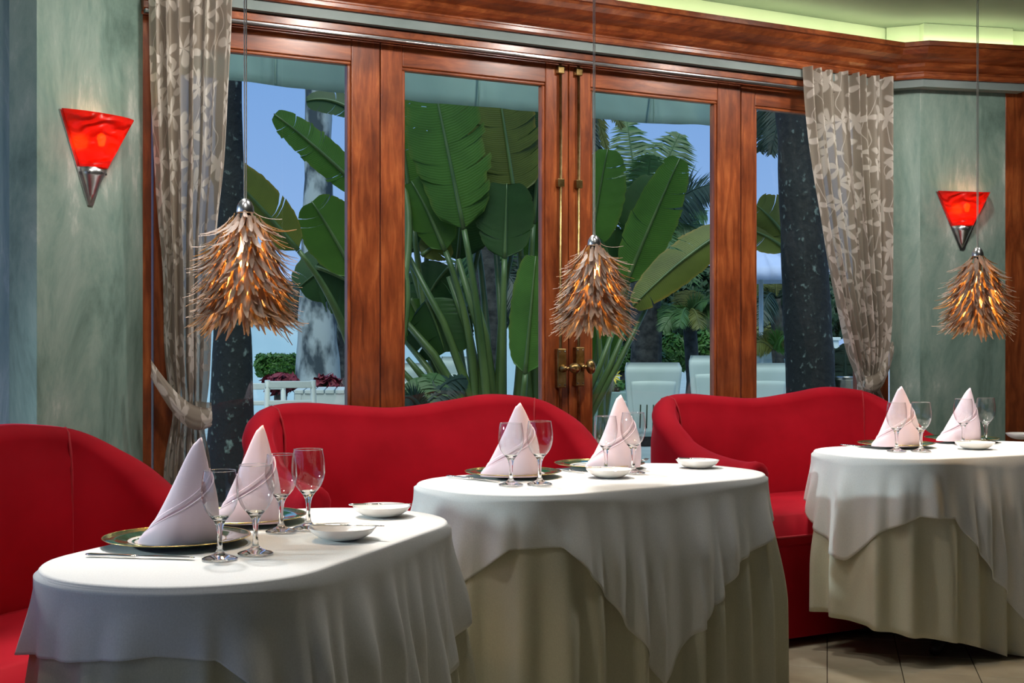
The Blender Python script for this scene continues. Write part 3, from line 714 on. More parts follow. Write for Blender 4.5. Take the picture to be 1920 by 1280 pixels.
sofa((*wp(.92, .20, 0).xy, 0), WA, 'red velvet sofa under the right curtain')
sofa((-1.459, 3.087, 0), R(66), 'red velvet sofa at the left edge, before the green column', arm=.30, arm_l=.5)

# ------------------------------------------------------------------ tables with floor-length cloths and overlays
M['table_wood'] = noisy('table_wood', (.06, .035, .02), (.12, .07, .04), scale=(1, 8, 8), nscale=5, rough=.5)
HX, HY, CR = .60, .315, .275
def rrect(s, HX=HX, HY=HY, CR=CR):                                           # rounded rectangle by fraction of its perimeter; starts at +x going counter-clockwise
    sx, sy, q = 2*(HX-CR), 2*(HY-CR), math.pi/2*CR; per = 2*sx+2*sy+4*q; a = (s % 1)*per
    segs = [('l', sy/2, (HX, 0), (0, 1)), ('a', q, (HX-CR, HY-CR), 0), ('l', sx, (HX-CR, HY), (-1, 0)), ('a', q, (-HX+CR, HY-CR), 90), ('l', sy, (-HX, HY-CR), (0, -1)),
            ('a', q, (-HX+CR, -HY+CR), 180), ('l', sx, (-HX+CR, -HY), (1, 0)), ('a', q, (HX-CR, -HY+CR), 270), ('l', sy/2, (HX, -HY+CR), (0, 1))]
    for k, ln, p, d in segs:
        if a <= ln+1e-9:
            if k == 'l': pt = Vector(p)+Vector(d)*a; return pt, Vector((d[1], -d[0]))
            w = R(d)+a/CR; nn = Vector((math.cos(w), math.sin(w))); return Vector(p)+nn*CR, nn
        a -= ln
    return Vector((HX, 0)), Vector((1, 0))
NP = 360
def cloth(name, mat, parent_loc, ang, ztop, drop, env, foldf, seed, label, cat, group, hx, hy, rows=26):
    rnd = random.Random(seed); V, Fq = [], []
    per = [rrect(i/NP, hx, hy) for i in range(NP)]
    for k in (0.02, .4, .8, .92): 
        for p, n in per: V.append((p.x*k, p.y*k, ztop))
    er = .008
    for w in (0, 30, 60, 90):
        for p, n in per: q = p+n*(-er+er*math.sin(R(w))); V.append((q.x, q.y, ztop-er+er*math.cos(R(w))))
    for r in range(1, rows+1):
        for i, (p, n) in enumerate(per):
            phi = math.degrees(math.atan2(p.y, p.x)); dr = drop(phi, i/NP)-er; z = dr*(r/rows)
            o_ = foldf(i/NP, phi, z)+env(z); q = p+n*o_
            V.append((q.x, q.y, ztop-er-z))
    nr = 8+rows
    Fq.append(tuple(range(NP)))
    for r in range(nr-1):
        for i in range(NP):
            j = (i+1) % NP; Fq.append((r*NP+i, (r+1)*NP+i, (r+1)*NP+j, r*NP+j))
    o = obj(name, V, Fq, mat, None, True, loc=parent_loc, rz=ang); tag(o, label, cat, group)
    sd = o.modifiers.new('thickness', 'SOLIDIFY'); sd.thickness = .0022; sd.offset = -1
    return o
def mkfold(seed, nf, ramp_z):
    rnd = random.Random(seed); ws = [rnd.uniform(.40, .75)/nf for _ in range(nf)]; hs = [rnd.uniform(.62, 1.05) for _ in range(nf)]
    gap = [(i+rnd.uniform(-.28, .28))/nf for i in range(nf)]
    def f(s, z):
        h = 0
        for c_, w, k in zip(gap, ws, hs):
            d = abs((s-c_+.5) % 1-.5); h += k*math.exp(-(d/(w*.46))**2)
        g = min(1, max(0, (z-.012)/ramp_z)); g = g*g*(3-2*g)*.75+.25*g
        return min(h, 1.05)*g
    return f
OV = [(-181, .20), (-168, .26), (-155, .15), (-142, .145), (-128, .31), (-99, .585), (-62, .36), (-45, .24), (-30, .17), (-12, .11), (0, .19), (15, .11), (45, .2), (90, .22), (135, .2), (160, .12), (181, .20)]
TABLES = []
def table(cx, cy, ang, seed, ov, lab, where, hem, hx=HX, hy=HY):
    g = ang
    t = empty('dining_table', (cx, cy, 0), ang); tag(t, 'dark wooden pedestal table hidden under the cloth '+where, 'table', 'dining tables')
    per = [rrect(i/64, hx, hy)[0]*.985 for i in range(64)]
    V = [(p.x, p.y, .715) for p in per]+[(p.x, p.y, .742) for p in per]
    obj('table_top', V, [tuple(reversed(range(64))), tuple(range(64, 128))]+[(i, (i+1) % 64, (i+1) % 64+64, i+64) for i in range(64)], M['table_wood'], t, False)
    lathe('pedestal', [(.05, .02), (.05, .3), (.04, .5), (.09, .714)], M['table_wood'], t, 16)
    for a in range(4):
        w = R(45+90*a); tube('foot', [(0, 0, .09), (.2*math.cos(w)*1.3, .2*math.sin(w), .06), (.44*math.cos(w), .30*math.sin(w), .022)], [.035, .03, .022], M['foot'], t, 8)
    h1, h2 = mkfold(seed, 27, .40), mkfold(seed+5, 19, .20)
    under = lambda s, phi, z: .002+.012*z+.066*h1(s, z)
    over = lambda s, phi, z: max(under(s, phi, z)+.006, .006+.03*z+.044*h2(s, z))
    zero = lambda z: 0.0
    cloth('tablecloth', M['linen2'], (cx, cy, 0), ang, .750, lambda phi, s: interp(hem, phi), zero, under, seed, 'long ivory undercloth falling to the floor '+where, 'tablecloth', 'floor-length tablecloths', hx, hy)
    cloth('table_overlay', M['linen'], (cx, cy, 0), ang, .754, lambda phi, s: interp(ov, phi), zero, over, seed+9, 'white square overlay cloth with hanging points '+where, 'tablecloth', 'white overlay cloths', hx, hy)
    TABLES.append((cx, cy, ang))
HEM0 = [(-181, .70), (10, .70), (35, .235), (150, .235), (172, .70), (181, .70)]
HEML = [(-181, .70), (20, .70), (40, .235), (100, .235), (120, .70), (181, .70)]
table(-.535, 2.905, R(71), 3, [(-181, .13), (-170, .12), (-160, .13), (-150, .22), (-130, .40), (-99, .60), (-62, .42), (-45, .30), (-30, .22), (-12, .16), (0, .2), (15, .15), (45, .2), (90, .21), (135, .2), (160, .15), (181, .13)], '', 'on the nearest table', HEML, .575, .285)
table(.27, 4.235, R(36), 11, OV, '', 'on the middle table', HEM0)
table(1.775, 5.345, R(26), 23, [(-181, .36), (-172, .39), (-160, .27), (-148, .21), (-136, .22), (-122, .40), (-95, .62), (-62, .40), (-45, .26), (-30, .17), (-12, .11), (0, .19), (15, .11), (45, .2), (90, .22), (135, .2), (165, .2), (181, .36)], '', 'on the right table',
      [(-181, .60), (-165, .62), (-140, .66), (-110, .735), (-95, .742), (-60, .70), (0, .68), (20, .68), (35, .235), (150, .235), (172, .60), (181, .60)])

# ------------------------------------------------------------------ table ware
ZT = .7560
def tp(u, y, z=ZT):                                    # picture pixel lying on the table top
    d = F*(H-z)/(y-640); return Vector(((u-960)/F*d, d, z))
def charger(u, y, label, tilt=0):
    p = tp(u, y); e = empty('charger_plate', p, 0); tag(e, label, 'plate', 'green charger plates')
    lathe('rim', [(.088, .0065), (.100, .0080), (.125, .0125), (.1515, .0165), (.1515, .0145), (.12, .008), (.09, .0), (.088, .0)], M['green_china'], e, 64, closed=True)
    lathe('gold_band', [(.1510, .0166), (.1545, .0172), (.1550, .0160), (.1515, .0142)], M['gold'], e, 64, closed=True)
    lathe('well', [(0, .0055), (.088, .0060), (.0995, .0085), (.1015, .0090), (.1015, .0078), (.088, .0), (0, .0)], M['china'], e, 64)
    lathe('inner_gold_line', [(.1015, .0090), (.1030, .0093), (.1030, .0082), (.1015, .0078)], M['gold'], e, 64, closed=True)
    return e
def napkin(u, y, u2, y2, label, rot=0, wid=.098, seed=0):
    """sail-shaped folded napkin: leaning cone of cloth with an overlapping front flap"""
    b0 = tp(u, y, ZT+.0095); ap = P(u2, y2, b0.y+.01)-b0
    e = empty('folded_napkin', b0, 0); tag(e, label, 'napkin', 'pink folded napkins')
    nx = 64; rows = 22
    h = ap.z
    def surf(w, q, off):                               # w: angle fraction, q: height fraction
        a = w*2*math.pi; rx, ry = wid, wid*.55
        xl = -wid+(ap.x-.002+wid)*q**1.02+.006*math.sin(math.pi*q); xr = wid-(wid-ap.x-.003)*q**2.2
        x = (xl+xr)/2+(xr-xl)/2*math.cos(a); y_ = ry*math.sin(a)*(1-q)**.9+ap.y*q
        nrm = Vector((math.cos(a)/rx, math.sin(a)/ry)).normalized()
        tipo = .0035*q                                    # the tip stays a little open
        x += nrm.x*(off+tipo); y_ += nrm.y*(off+tipo)
        z = h*q-.012*q**8*(1-math.cos(a))*.5
        fold = .0035*math.sin(a*3+q*4+seed)*(1-q)
        return Vector((x+nrm.x*fold, y_+nrm.y*fold, z))
    V, Fq = [], []
    for i in range(rows+1):
        q = i/rows
        for k in range(nx): V.append(surf(k/nx, q, 0))
    for i in range(rows):
        for k in range(nx):
            k2 = (k+1) % nx; Fq.append((i*nx+k, i*nx+k2, (i+1)*nx+k2, (i+1)*nx+k))
    o = obj('body', V, Fq, M['pink'], e); sd = o.modifiers.new('thickness', 'SOLIDIFY'); sd.thickness = .0016; sd.offset = 1
    # front flap: everything below a line rising from the left foot to the right edge
    V, Fq = [], []; m = 40; rw = 14
    for k in range(m+1):
        w = lerp(.47, 1.06, k/m); qt = .05+.62*(k/m)**1.05
        for i in range(rw+1):
            q = qt*i/rw; V.append(surf(w, q, .004+.003*math.sin(math.pi*i/rw)))
    for k in range(m):
        for i in range(rw):
            p = k*(rw+1)+i; Fq.append((p, p+rw+1, p+rw+2, p+1))
    o = obj('flap', V, Fq, M['pink'], e); sd = o.modifiers.new('thickness', 'SOLIDIFY'); sd.thickness = .0028; sd.offset = 1
    # rolled hem along the flap's edge and a narrow cuff behind it
    hem = [surf(lerp(.47, 1.06, k/m), .05+.62*(k/m)**1.05, .0065) for k in range(m+1)]
    tube('hem', hem, .0020, M['pink'], e, 6)
    V, Fq = [], []
    for k in range(m+1):
        w = lerp(.46, 1.0, k/m); qt = .05+.62*(k/m)**1.05
        for i in range(5): V.append(surf(w, min(.97, qt+.075*(1-k/m*.5)*i/4), .0026))
    for k in range(m):
        for i in range(4):
            p = k*5+i; Fq.append((p, p+5, p+6, p+1))
    o = obj('cuff', V, Fq, M['pink'], e); sd = o.modifiers.new('thickness', 'SOLIDIFY'); sd.thickness = .0016; sd.offset = 1
    return e
def glass_mesh(k):
    kr, kz = (1, 1) if k == 0 else (1.055, 1.045)
    solid = [(0, 0), (.030, 0), (.0345, .0008), (.0350, .0022), (.030, .0046), (.018, .0080), (.0095, .0125), (.0058, .020), (.0047, .034), (.0050, .050), (.0068, .063), (.0105, .0735), (.0155, .0800),
             (.0185, .0834), (.0180, .0842), (.0140, .0815), (.0080, .0796), (0, .0790)]
    bowl = [(.0185, .0834), (.0225, .0880), (.0268, .0938), (.0290, .0975), (.0338, .110), (.0362, .124), (.0364, .137), (.0352, .152), (.0332, .165), (.0314, .1745)]
    rim = [(.0314+.0007*math.cos(R(q)), .1746+.0007*math.sin(R(q))) for q in range(0, 360, 60)]
    v, f = lathe_geo([(r*kr, z*kz) for r, z in solid], 40); n0 = len(f)
    v2, f2 = lathe_geo([(r*kr, z*kz) for r, z in bowl], 40); f2 = [q for q in f2 if len(q) == 4]; o_ = len(v)
    v += v2; f += [tuple(i+o_ for i in q) for q in f2]; n1 = len(f)
    v3, f3 = lathe_geo([(r*kr, z*kz) for r, z in rim], 40, True); o_ = len(v); v += v3; f += [tuple(i+o_ for i in q) for q in f3]
    m = mesh('wine_glass', v, f, M['crystal']); m.materials.append(M['bowl'])
    for i in range(n0, n1): m.polygons[i].material_index = 1
    return m
GM = [glass_mesh(0), glass_mesh(1)]
def wine_glass(u, y, k, label, sc=1.0):
    o = inst('wine_glass', GM[k]); o.location = tp(u, y); o.scale = (sc, sc, sc); tag(o, label, 'wine glass', 'wine glasses'); return o
bp_prof = [(0, .003), (.030, .0032), (.048, .0075), (.062, .0155), (.0715, .0245), (.0735, .0250), (.0735, .0238), (.064, .0125), (.050, .0045), (.036, .0005), (.034, 0), (0, 0)]
v, f = lathe_geo(bp_prof, 48); BPM = mesh('bread_plate', v, f, M['china'])
def bread_plate(u, y, label, sc=1.0):
    o = inst('bread_plate', BPM); o.location = tp(u, y); o.scale = (sc, sc, sc*1.05); tag(o, label, 'plate', 'small bread plates'); return o
def knife(a, b, label, name='butter_knife', hl=.42, hw=.0055, bw=.008, cat='knife', tines=False):
    a, b = Vector(a), Vector(b); d = b-a; ln = d.length; e = empty(name, a, 0); tag(e, label, cat, 'silver cutlery')
    e.rotation_euler = (0, -math.asin(d.z/ln), math.atan2(d.y, d.x))
    n = 12; V, Fq = [], []
    for i in range(n+1):
        q = i/n; w = hw*(.75+.35*math.cos(q*math.pi*1.2)**2); t = .0032*(1-.25*q)
        if i in (0, n): w *= .6; t *= .6
        for k in range(8):
            an = 2*math.pi*k/8; V.append((q*ln*hl, w*math.cos(an), .0036+t*math.sin(an)))
    for i in range(n):
        for k in range(8):
            k2 = (k+1) % 8; Fq.append((i*8+k, i*8+k2, (i+1)*8+k2, (i+1)*8+k))
    Fq += [tuple(reversed(range(8))), tuple(range(n*8, n*8+8))]
    obj('handle', V, Fq, M['silver'], e)
    V, Fq = [], []; n = 14
    for i in range(n+1):
        q = i/n; w0 = -bw*.55; w1 = bw*(.25+.75*min(1, q*4))*(1 if q < .7 else math.sqrt(max(0, 1-((q-.7)/.3)**2))); w1 = max(w1, w0+.0006)
        x = ln*hl+q*ln*(1-hl)
        V += [(x, w0, .0030), (x, w1, .0036), (x, w1, .0040), (x, w0, .0048)]
    for i in range(n):
        for k in range(4):
            k2 = (k+1) % 4; Fq.append((i*4+k, i*4+k2, (i+1)*4+k2, (i+1)*4+k))
    Fq += [(3, 2, 1, 0), tuple(range(n*4, n*4+4))]
    obj('blade', V, Fq, M['silver'], e)
    return e
def fork(a, b, label):
    a, b = Vector(a), Vector(b); d = b-a; ln = d.length; e = empty('fork', a, 0); tag(e, label, 'fork', 'silver cutlery'); e.rotation_euler = (0, 0, math.atan2(d.y, d.x))
    tube('handle', [(0, 0, .004), (ln*.35, 0, .003), (ln*.62, 0, .007), (ln*.70, 0, .006)], [.005, .004, .0028, .004], M['silver'], e, 8)
    box('neck', ln*.68, ln*.78, -.010, .010, .003, .006, M['silver'], e, .001)
    for k in range(4): tube('tine', [(ln*.77, -.0085+k*.0057, .0045), (ln*.88, -.0085+k*.0057, .004), (ln, -.0085+k*.0057, .010)], [.0018, .0016, .0008], M['silver'], e, 6)
    return e
# nearest table
charger(332, 1018, 'green charger plate with gold rim nearest the camera'); charger(452, 977, 'green charger plate behind on the nearest table')
napkin(332, 1018, 371, 820, 'tall pink sail napkin at the far left, nearest the camera', wid=.075); napkin(462, 979, 487, 797, 'pink sail napkin second from left, before the dark trunk', wid=.072, seed=2)
wine_glass(412, 1048, 0, 'leftmost wine glass on the nearest table'); wine_glass(479, 1038, 1, 'second wine glass from left, nearest table front pair', .985)
wine_glass(527, 996.5, 0, 'third wine glass from left, nearest table rear pair'); wine_glass(578, 991.5, 1, 'fourth wine glass from left, before the red sofa back')
bread_plate(642, 1010, 'white bread plate at the front right of the nearest table'); bread_plate(716, 967, 'white bread plate at the far right corner of the nearest table', .97)
def across(u0, u1, y, d): return P(u0, y, d), P(u1, y, d)
def on_plate(u, y, u0, u1, lab, z=.0262, tw=.0):
    p = tp(u, y); d = p.y; a = Vector(((u0-960)/F*d, d-tw, ZT+z)); b = Vector(((u1-960)/F*d, d+tw, ZT+z)); knife(a, b, lab, hl=.52, hw=.0042, bw=.0065)
on_plate(642, 1010, 580, 722, 'butter knife across the front bread plate, nearest table', tw=-.012); on_plate(716, 967, 655, 772, 'butter knife across the rear bread plate, nearest table', z=.0255, tw=.01)
knife(tp(162, 1042), tp(366, 1048), 'silver dinner knife at the left corner of the nearest table', 'dinner_knife', .48, .0085, .012)
# middle table
charger(962, 892, 'green charger plate at the left of the middle table'); charger(1124, 876, 'green charger plate at the rear of the middle table')
napkin(958, 892, 971, 755, 'pink sail napkin in front of the middle sofa', wid=.086, seed=4); napkin(1150, 875, 1160, 740, 'pink sail napkin between the middle and right sofas', wid=.084, seed=6)
wine_glass(958, 909, 0, 'left wine glass before the pink napkin on the middle table', 1.06); wine_glass(1012, 908, 1, 'second wine glass from left on the middle table', 1.04)
wine_glass(1136, 886, 0, 'third wine glass on the middle table, behind the bread plate', 1.06); wine_glass(1187, 887, 1, 'rightmost wine glass on the middle table', 1.08)
bread_plate(1142, 894, 'white bread plate in the centre of the middle table'); bread_plate(1308, 876, 'white bread plate alone at the right of the middle table')
on_plate(1142, 894, 1099, 1154, 'butter knife resting on the centre bread plate, middle table', tw=-.01); on_plate(1308, 876, 1271, 1322, 'butter knife on the lone bread plate, middle table', tw=-.01)
knife(tp(838, 893.5), tp(938, 904), 'silver dinner knife at the left edge of the middle table', 'dinner_knife', .5, .0085, .012)
knife(tp(1050, 881), tp(1096, 886.5), 'silver dinner knife between the two plates of the middle table', 'dinner_knife', .5, .0085, .012)
fork(tp(1160, 868), tp(1214, 864), 'silver fork tips at the back of the middle table')
# right table
charger(1680, 837, 'green charger plate at the left of the right table'); charger(1803, 827, 'green charger plate at the back of the right table')
napkin(1678, 836, 1687, 724, 'pink sail napkin at the left of the right table', wid=.09, seed=8); napkin(1796, 826, 1816, 727, 'rightmost pink sail napkin, before the grey column', wid=.086, seed=9)
wine_glass(1681, 846, 0, 'left wine glass on the right table', 1.09); wine_glass(1727, 846, 1, 'second wine glass on the right table', 1.05)
wine_glass(1806, 833.5, 0, 'third wine glass on the right table, behind the bread plate', 1.09); wine_glass(1848, 831, 1, 'rightmost wine glass of all', 1.05)
bread_plate(1828, 841, 'white bread plate on the right table beside the glasses', 1.06); bread_plate(1918, 823, 'white bread plate cut by the right edge')
on_plate(1828, 841, 1793, 1846, 'butter knife on the bread plate of the right table')
knife(tp(1575, 835), tp(1662, 841), 'silver dinner knife at the left edge of the right table', 'dinner_knife', .5, .0085, .012)

# ------------------------------------------------------------------ pendant lamps of dried strips
def strip_mesh(i, L_, w, curl):
    n = 5; V, Fq = [], []; rnd = random.Random(i)
    tw = rnd.uniform(-.5, .5)
    for k in range(n+1):
        q = k/n; wd = w*(.75+.5*math.sin(math.pi*min(1, q*1.15)))*(1 if q < .7 else 1-(q-.7)/.3*.62)
        z = -L_*q; y = -curl*q*q*L_; a = tw*q
        c, s = math.cos(a), math.sin(a)
        V += [(-wd/2*c, y-wd/2*s, z), (0, y-.0012, z), (wd/2*c, y+wd/2*s, z)]
    for k in range(n):
        p = k*3; Fq += [(p, p+1, p+4, p+3), (p+1, p+2, p+5, p+4)]
    return mesh('strip', V, Fq, M['bark_strip'])
SM = [strip_mesh(i, L_, w, c) for i, (L_, w, c) in enumerate([(.066, .0098, .30), (.072, .0102, .45), (.060, .0090, .55), (.076, .0098, .25), (.064, .0106, .40), (.056, .0085, .75)])]
def pendant(u, ycap, d, seed, label, n=300, energy=3.2):
    rnd = random.Random(seed)
    top = P(u, ycap, d); x, y = top.x, top.y; zt = top.z; hh = zt-H+.002
    e = empty('pendant_lamp', (x, y, zt-hh), 0); tag(e, label, 'pendant lamp', 'pendant lamps of dried strips')
    k = hh/.325
    tube('cord', [(-.0022, 0, hh-.002), (-.0026, 0, CEIL-(zt-hh))], .0015, M['cordm'], e, 6); tube('cord', [(.0022, 0, hh-.002), (.0026, 0, CEIL-(zt-hh))], .0015, M['cordm'], e, 6)
    lathe('canopy', [(0, CEIL-(zt-hh)-.03), (.02, CEIL-(zt-hh)-.03), (.045, CEIL-(zt-hh)-.01), (.045, CEIL-(zt-hh)), (0, CEIL-(zt-hh))], M['steel'], e, 20)
    lathe('cap', [(0, hh), (.006, hh-.001), (.013*k, hh-.007*k), (.0185*k, hh-.018*k), (.0200*k, hh-.030*k), (.0195*k, hh-.033*k), (0, hh-.033*k)], M['steel'], e, 24)
    lathe('socket', [(0, hh-.033*k), (.013, hh-.033*k), (.015, hh-.08*k), (0, hh-.08*k)], M['foot'], e, 14)
    lathe('bulb', [(0, hh-.08*k), (.012, hh-.085*k), (.022, hh-.115*k), (.026, hh-.135*k), (.020, hh-.158*k), (0, hh-.168*k)], M['bulb'], e, 16)
    l = light('bulb_light', 'POINT', (0, 0, hh-.20*k), energy, (1, .60, .22), shadow_soft_size=.02); l.parent = e
    l = light('bulb_light', 'POINT', (0, 0, hh-.11*k), energy*.35, (1, .60, .22), shadow_soft_size=.02); l.parent = e
    # strips hang in whorls on an inner cone, widest at the bottom
    def place(i, n, rr, tl, zo):
        q = ((i+.5)/n)**.72                             # 0 top .. 1 bottom
        z = hh-.028*k-q*.232*k+zo; r = interp([(0, .015), (.10, .038), (.28, .060), (.55, .074), (1, .080)], q)*k*rr
        a = i*2.399963+rnd.uniform(-.25, .25)
        tilt = R(rnd.uniform(6, 30)*tl+(16 if rnd.random() < .15 else 0)+(10 if q < .15 else 0))
        sc = k*rnd.uniform(.85, 1.12)
        return Matrix.Translation((r*math.cos(a), r*math.sin(a), z)) @ Matrix.Rotation(a+math.pi/2, 4, 'Z') @ Matrix.Rotation(-tilt, 4, 'X') @ Matrix.Rotation(rnd.uniform(-.25, .25), 4, 'Y') @ Matrix.Scale(sc, 4)
    for i in range(n): inst('strip', SM[rnd.randrange(6)], e, place(i, n, 1.0, 1.0, 0))
    V, Fq = [], []
    for i in range(330):
        mw = place(i, 330, .80 if i % 2 else .95, .5 if i % 2 else .9, .006); me = SM[rnd.randrange(6)]; k0 = len(V)
        V += [mw @ v.co for v in me.vertices]; Fq += [tuple(k0+q for q in p.vertices) for p in me.polygons]
    tag(obj('inner_strips', V, Fq, M['bark_strip'], e), kind='stuff')
M['cordm'] = plain('pale_cord', (.85, .82, .75), .6)
pendant(460, 372, 3.06, 1, 'pendant lamp of dried strips over the nearest table')
pendant(1114, 440, 4.16, 2, 'pendant lamp of dried strips over the middle table', energy=3.2)
pendant(1833, 463, 5.0, 3, 'pendant lamp of dried strips over the right table', energy=5.0)
# ------------------------------------------------------------------ the garden outside
GZ = -.06
v, f = box_geo(-30, 45, 0, 70, GZ-.2, GZ); g = obj('ground', v, f, M['paving'], None, False); tag(g, kind='structure'); g.location = (*wp(0, -.14, 0).xy, 0); g.rotation_euler = (0, 0, WA)
# awning over the terrace: sloping canopy and a hanging valance in panels
def awning():
    e = empty('awning', wp(-2.2, -.2, 2.7), WA); tag(e, 'teal canvas awning with hanging valance outside the windows', 'awning')
    n_out = 1.5
    pts = []
    for u, y in ((300, 130), (420, 146), (540, 160), (650, 172), (757, 184), (890, 197), (1022, 208), (1110, 219), (1230, 229), (1345, 234), (1420, 240), (1480, 243)):
        t, z = tz(u, y, -n_out); pts.append((t+2.2, z-2.7))
    x0, x1 = pts[0][0], t_of(1372, -n_out)+2.2; npan = 6
    pw = (x1-x0)/npan
    for k in range(npan):
        V, Fq = [], []; m = 24; rws = 6
        for i in range(m+1):
            x = x0+pw*(k+i/m)
            zb = sinterp(pts, x)
            for j in range(rws+1):
                q = j/rws; rip = .014*math.sin(x*9+q*2)*(1-q)+.012*math.sin(x*23+3*q)*(1-q)*math.sin(math.pi*i/m)
                V.append((x, n_out-.2+rip+.04*(1-q), lerp(zb, .12, q)))
        for i in range(m):
            for j in range(rws):
                p = i*(rws+1)+j; Fq.append((p, p+rws+1, p+rws+2, p+1))
        o = obj('valance_panel', V, Fq, M['awning'], e); sd = o.modifiers.new('thickness', 'SOLIDIFY'); sd.thickness = .004
        tube('seam', [(x0+pw*k, n_out-.2-.004, sinterp(pts, x0+pw*k)), (x0+pw*k, n_out-.21, .12)], .006, M['awning'], e, 6)
    v, f = box_geo(x0, x1, 0, n_out-.18, .11, .12)
    v = [(a.x, a.y, a.z+.45*(1-a.y/(n_out-.18))) for a in v]; obj('canopy', v, f, M['awning'], e, False)
    tube('front_bar', [(x0, n_out-.18, .12), (x1, n_out-.18, .12)], .018, M['white_paint'], e, 8)
awning()

def leaf_geo(p0, p1, p2, w, nrm, tears, rnd, fold=.25, n=36, taper=.55):
    V, Fq, UV = [], [], []
    cuts = {s: sorted(rnd.sample(range(4, n-3), tears)) for s in (-1, 1)}
    for s in (-1, 1):
        groups = []; st = 0
        for c in cuts[s]+[n]: groups.append((st, c)); st = c
        for (a, b) in groups:
            if b <= a: continue
            tilt = rnd.uniform(-.10, .10); sh = rnd.uniform(.88, 1.03); base = len(V); gap = rnd.uniform(.2, .75) if len(groups) > 1 else 0
            for i in range(a, b+1):
                t = i/n; c = bez(p0, p1, p2, t); tg = (bez(p0, p1, p2, min(1, t+.02))-bez(p0, p1, p2, max(0, t-.02))).normalized()
                sd = tg.cross(nrm).normalized()*s; up = sd.cross(tg).normalized()
                if up.dot(nrm) < 0: up = -up
                wd = w*(math.sin(math.pi*min(1, max(0, t))**.8)**taper if 0 < t < 1 else 0)*sh
                mid = (a+b)/2; pull = (mid-i)/n*(p2-p0).length*.10*gap
                jag = 1+rnd.uniform(-.03, .03)
                for j, q in enumerate((0, .33, .68, 1.0)):
                    pos = c+sd*wd*q*jag+tg*(wd*.38*q*q+pull*q*q)-up*(fold*wd*q*(1 if q < .5 else 1.0)+tilt*wd*q*q)
                    V.append(pos); UV.append((q, t))
            m = b-a+1
            for i in range(m-1):
                for j in range(3):
                    p = base+i*4+j; Fq.append((p, p+4, p+5, p+1) if s > 0 else (p, p+1, p+5, p+4))
    return V, Fq, UV
def broad_leaf(plant, base, tip, w, mat, root=None, sag=.12, tears=4, fold=.2, seed=0, face=None, taper=.42, stalk=.02):
    """base, tip: points in the place; root: where the stalk starts"""
    rnd = random.Random(seed); o0 = Vector(plant.location)
    p0, p2 = Vector(base)-o0, Vector(tip)-o0
    nrm = Vector(face) if face is not None else Vector((rnd.uniform(-.35, .35), -1, rnd.uniform(.0, .5)))
    nrm.normalize()
    p1 = (p0+p2)/2+Vector((0, -.05, 1))*sag*(p2-p0).length
    V, Fq, UV = leaf_geo(p0, p1, p2, w, nrm, tears, rnd, fold, taper=taper)
    lf = obj('leaf', V, Fq, mat, plant, True, UV)
    tube('midrib', [bez(p0, p1, p2, i/10)+nrm*.008 for i in range(11)], [lerp(.017, .004, i/10) for i in range(11)], M['stem'], lf, 6)
    if root is not None:
        r0 = Vector(root)-o0; c = p0-(p1-p0).normalized()*(p0-r0).length*.45
        tube('stalk', [bez(r0, c, p0, i/12) for i in range(13)], [lerp(stalk*1.7, stalk*.8, i/12) for i in range(13)], M['stem'], plant, 8)
    return lf
G1, G2, G3 = M['leaf1'], M['leaf2'], M['leaf3']
# --- plant seen in the left pane
D = 9.0
pl = empty('traveller_palm', P(640, 860, D)); pl.location.z = GZ; tag(pl, 'broad-leaved palm in the left window pane', 'plant', 'broad-leaved garden palms')
rt = pl.location.copy()
broad_leaf(pl, P(690, 370, D), P(514, 214, D-.2), .125, G1, P(745, 640, D), .06, 7, .15, 11)
broad_leaf(pl, P(672, 215, D+.3), P(574, 190, D+.3), .10, G2, P(740, 600, D), .25, 3, .2, 12)
broad_leaf(pl, P(668, 520, D-.2), P(585, 378, D-.3), .21, G1, P(700, 760, D), .06, 2, .2, 13)
broad_leaf(pl, P(560, 470, D-.5), P(400, 300, D-.7), .16, G3, P(668, 700, D), .05, 2, .25, 14)
broad_leaf(pl, P(590, 500, D), P(700, 560, D), .26, G2, None, .10, 2, .2, 15)
broad_leaf(pl, P(690, 470, D+.1), P(560, 540, D+.1), .22, G2, P(720, 760, D), .15, 3, .2, 16)
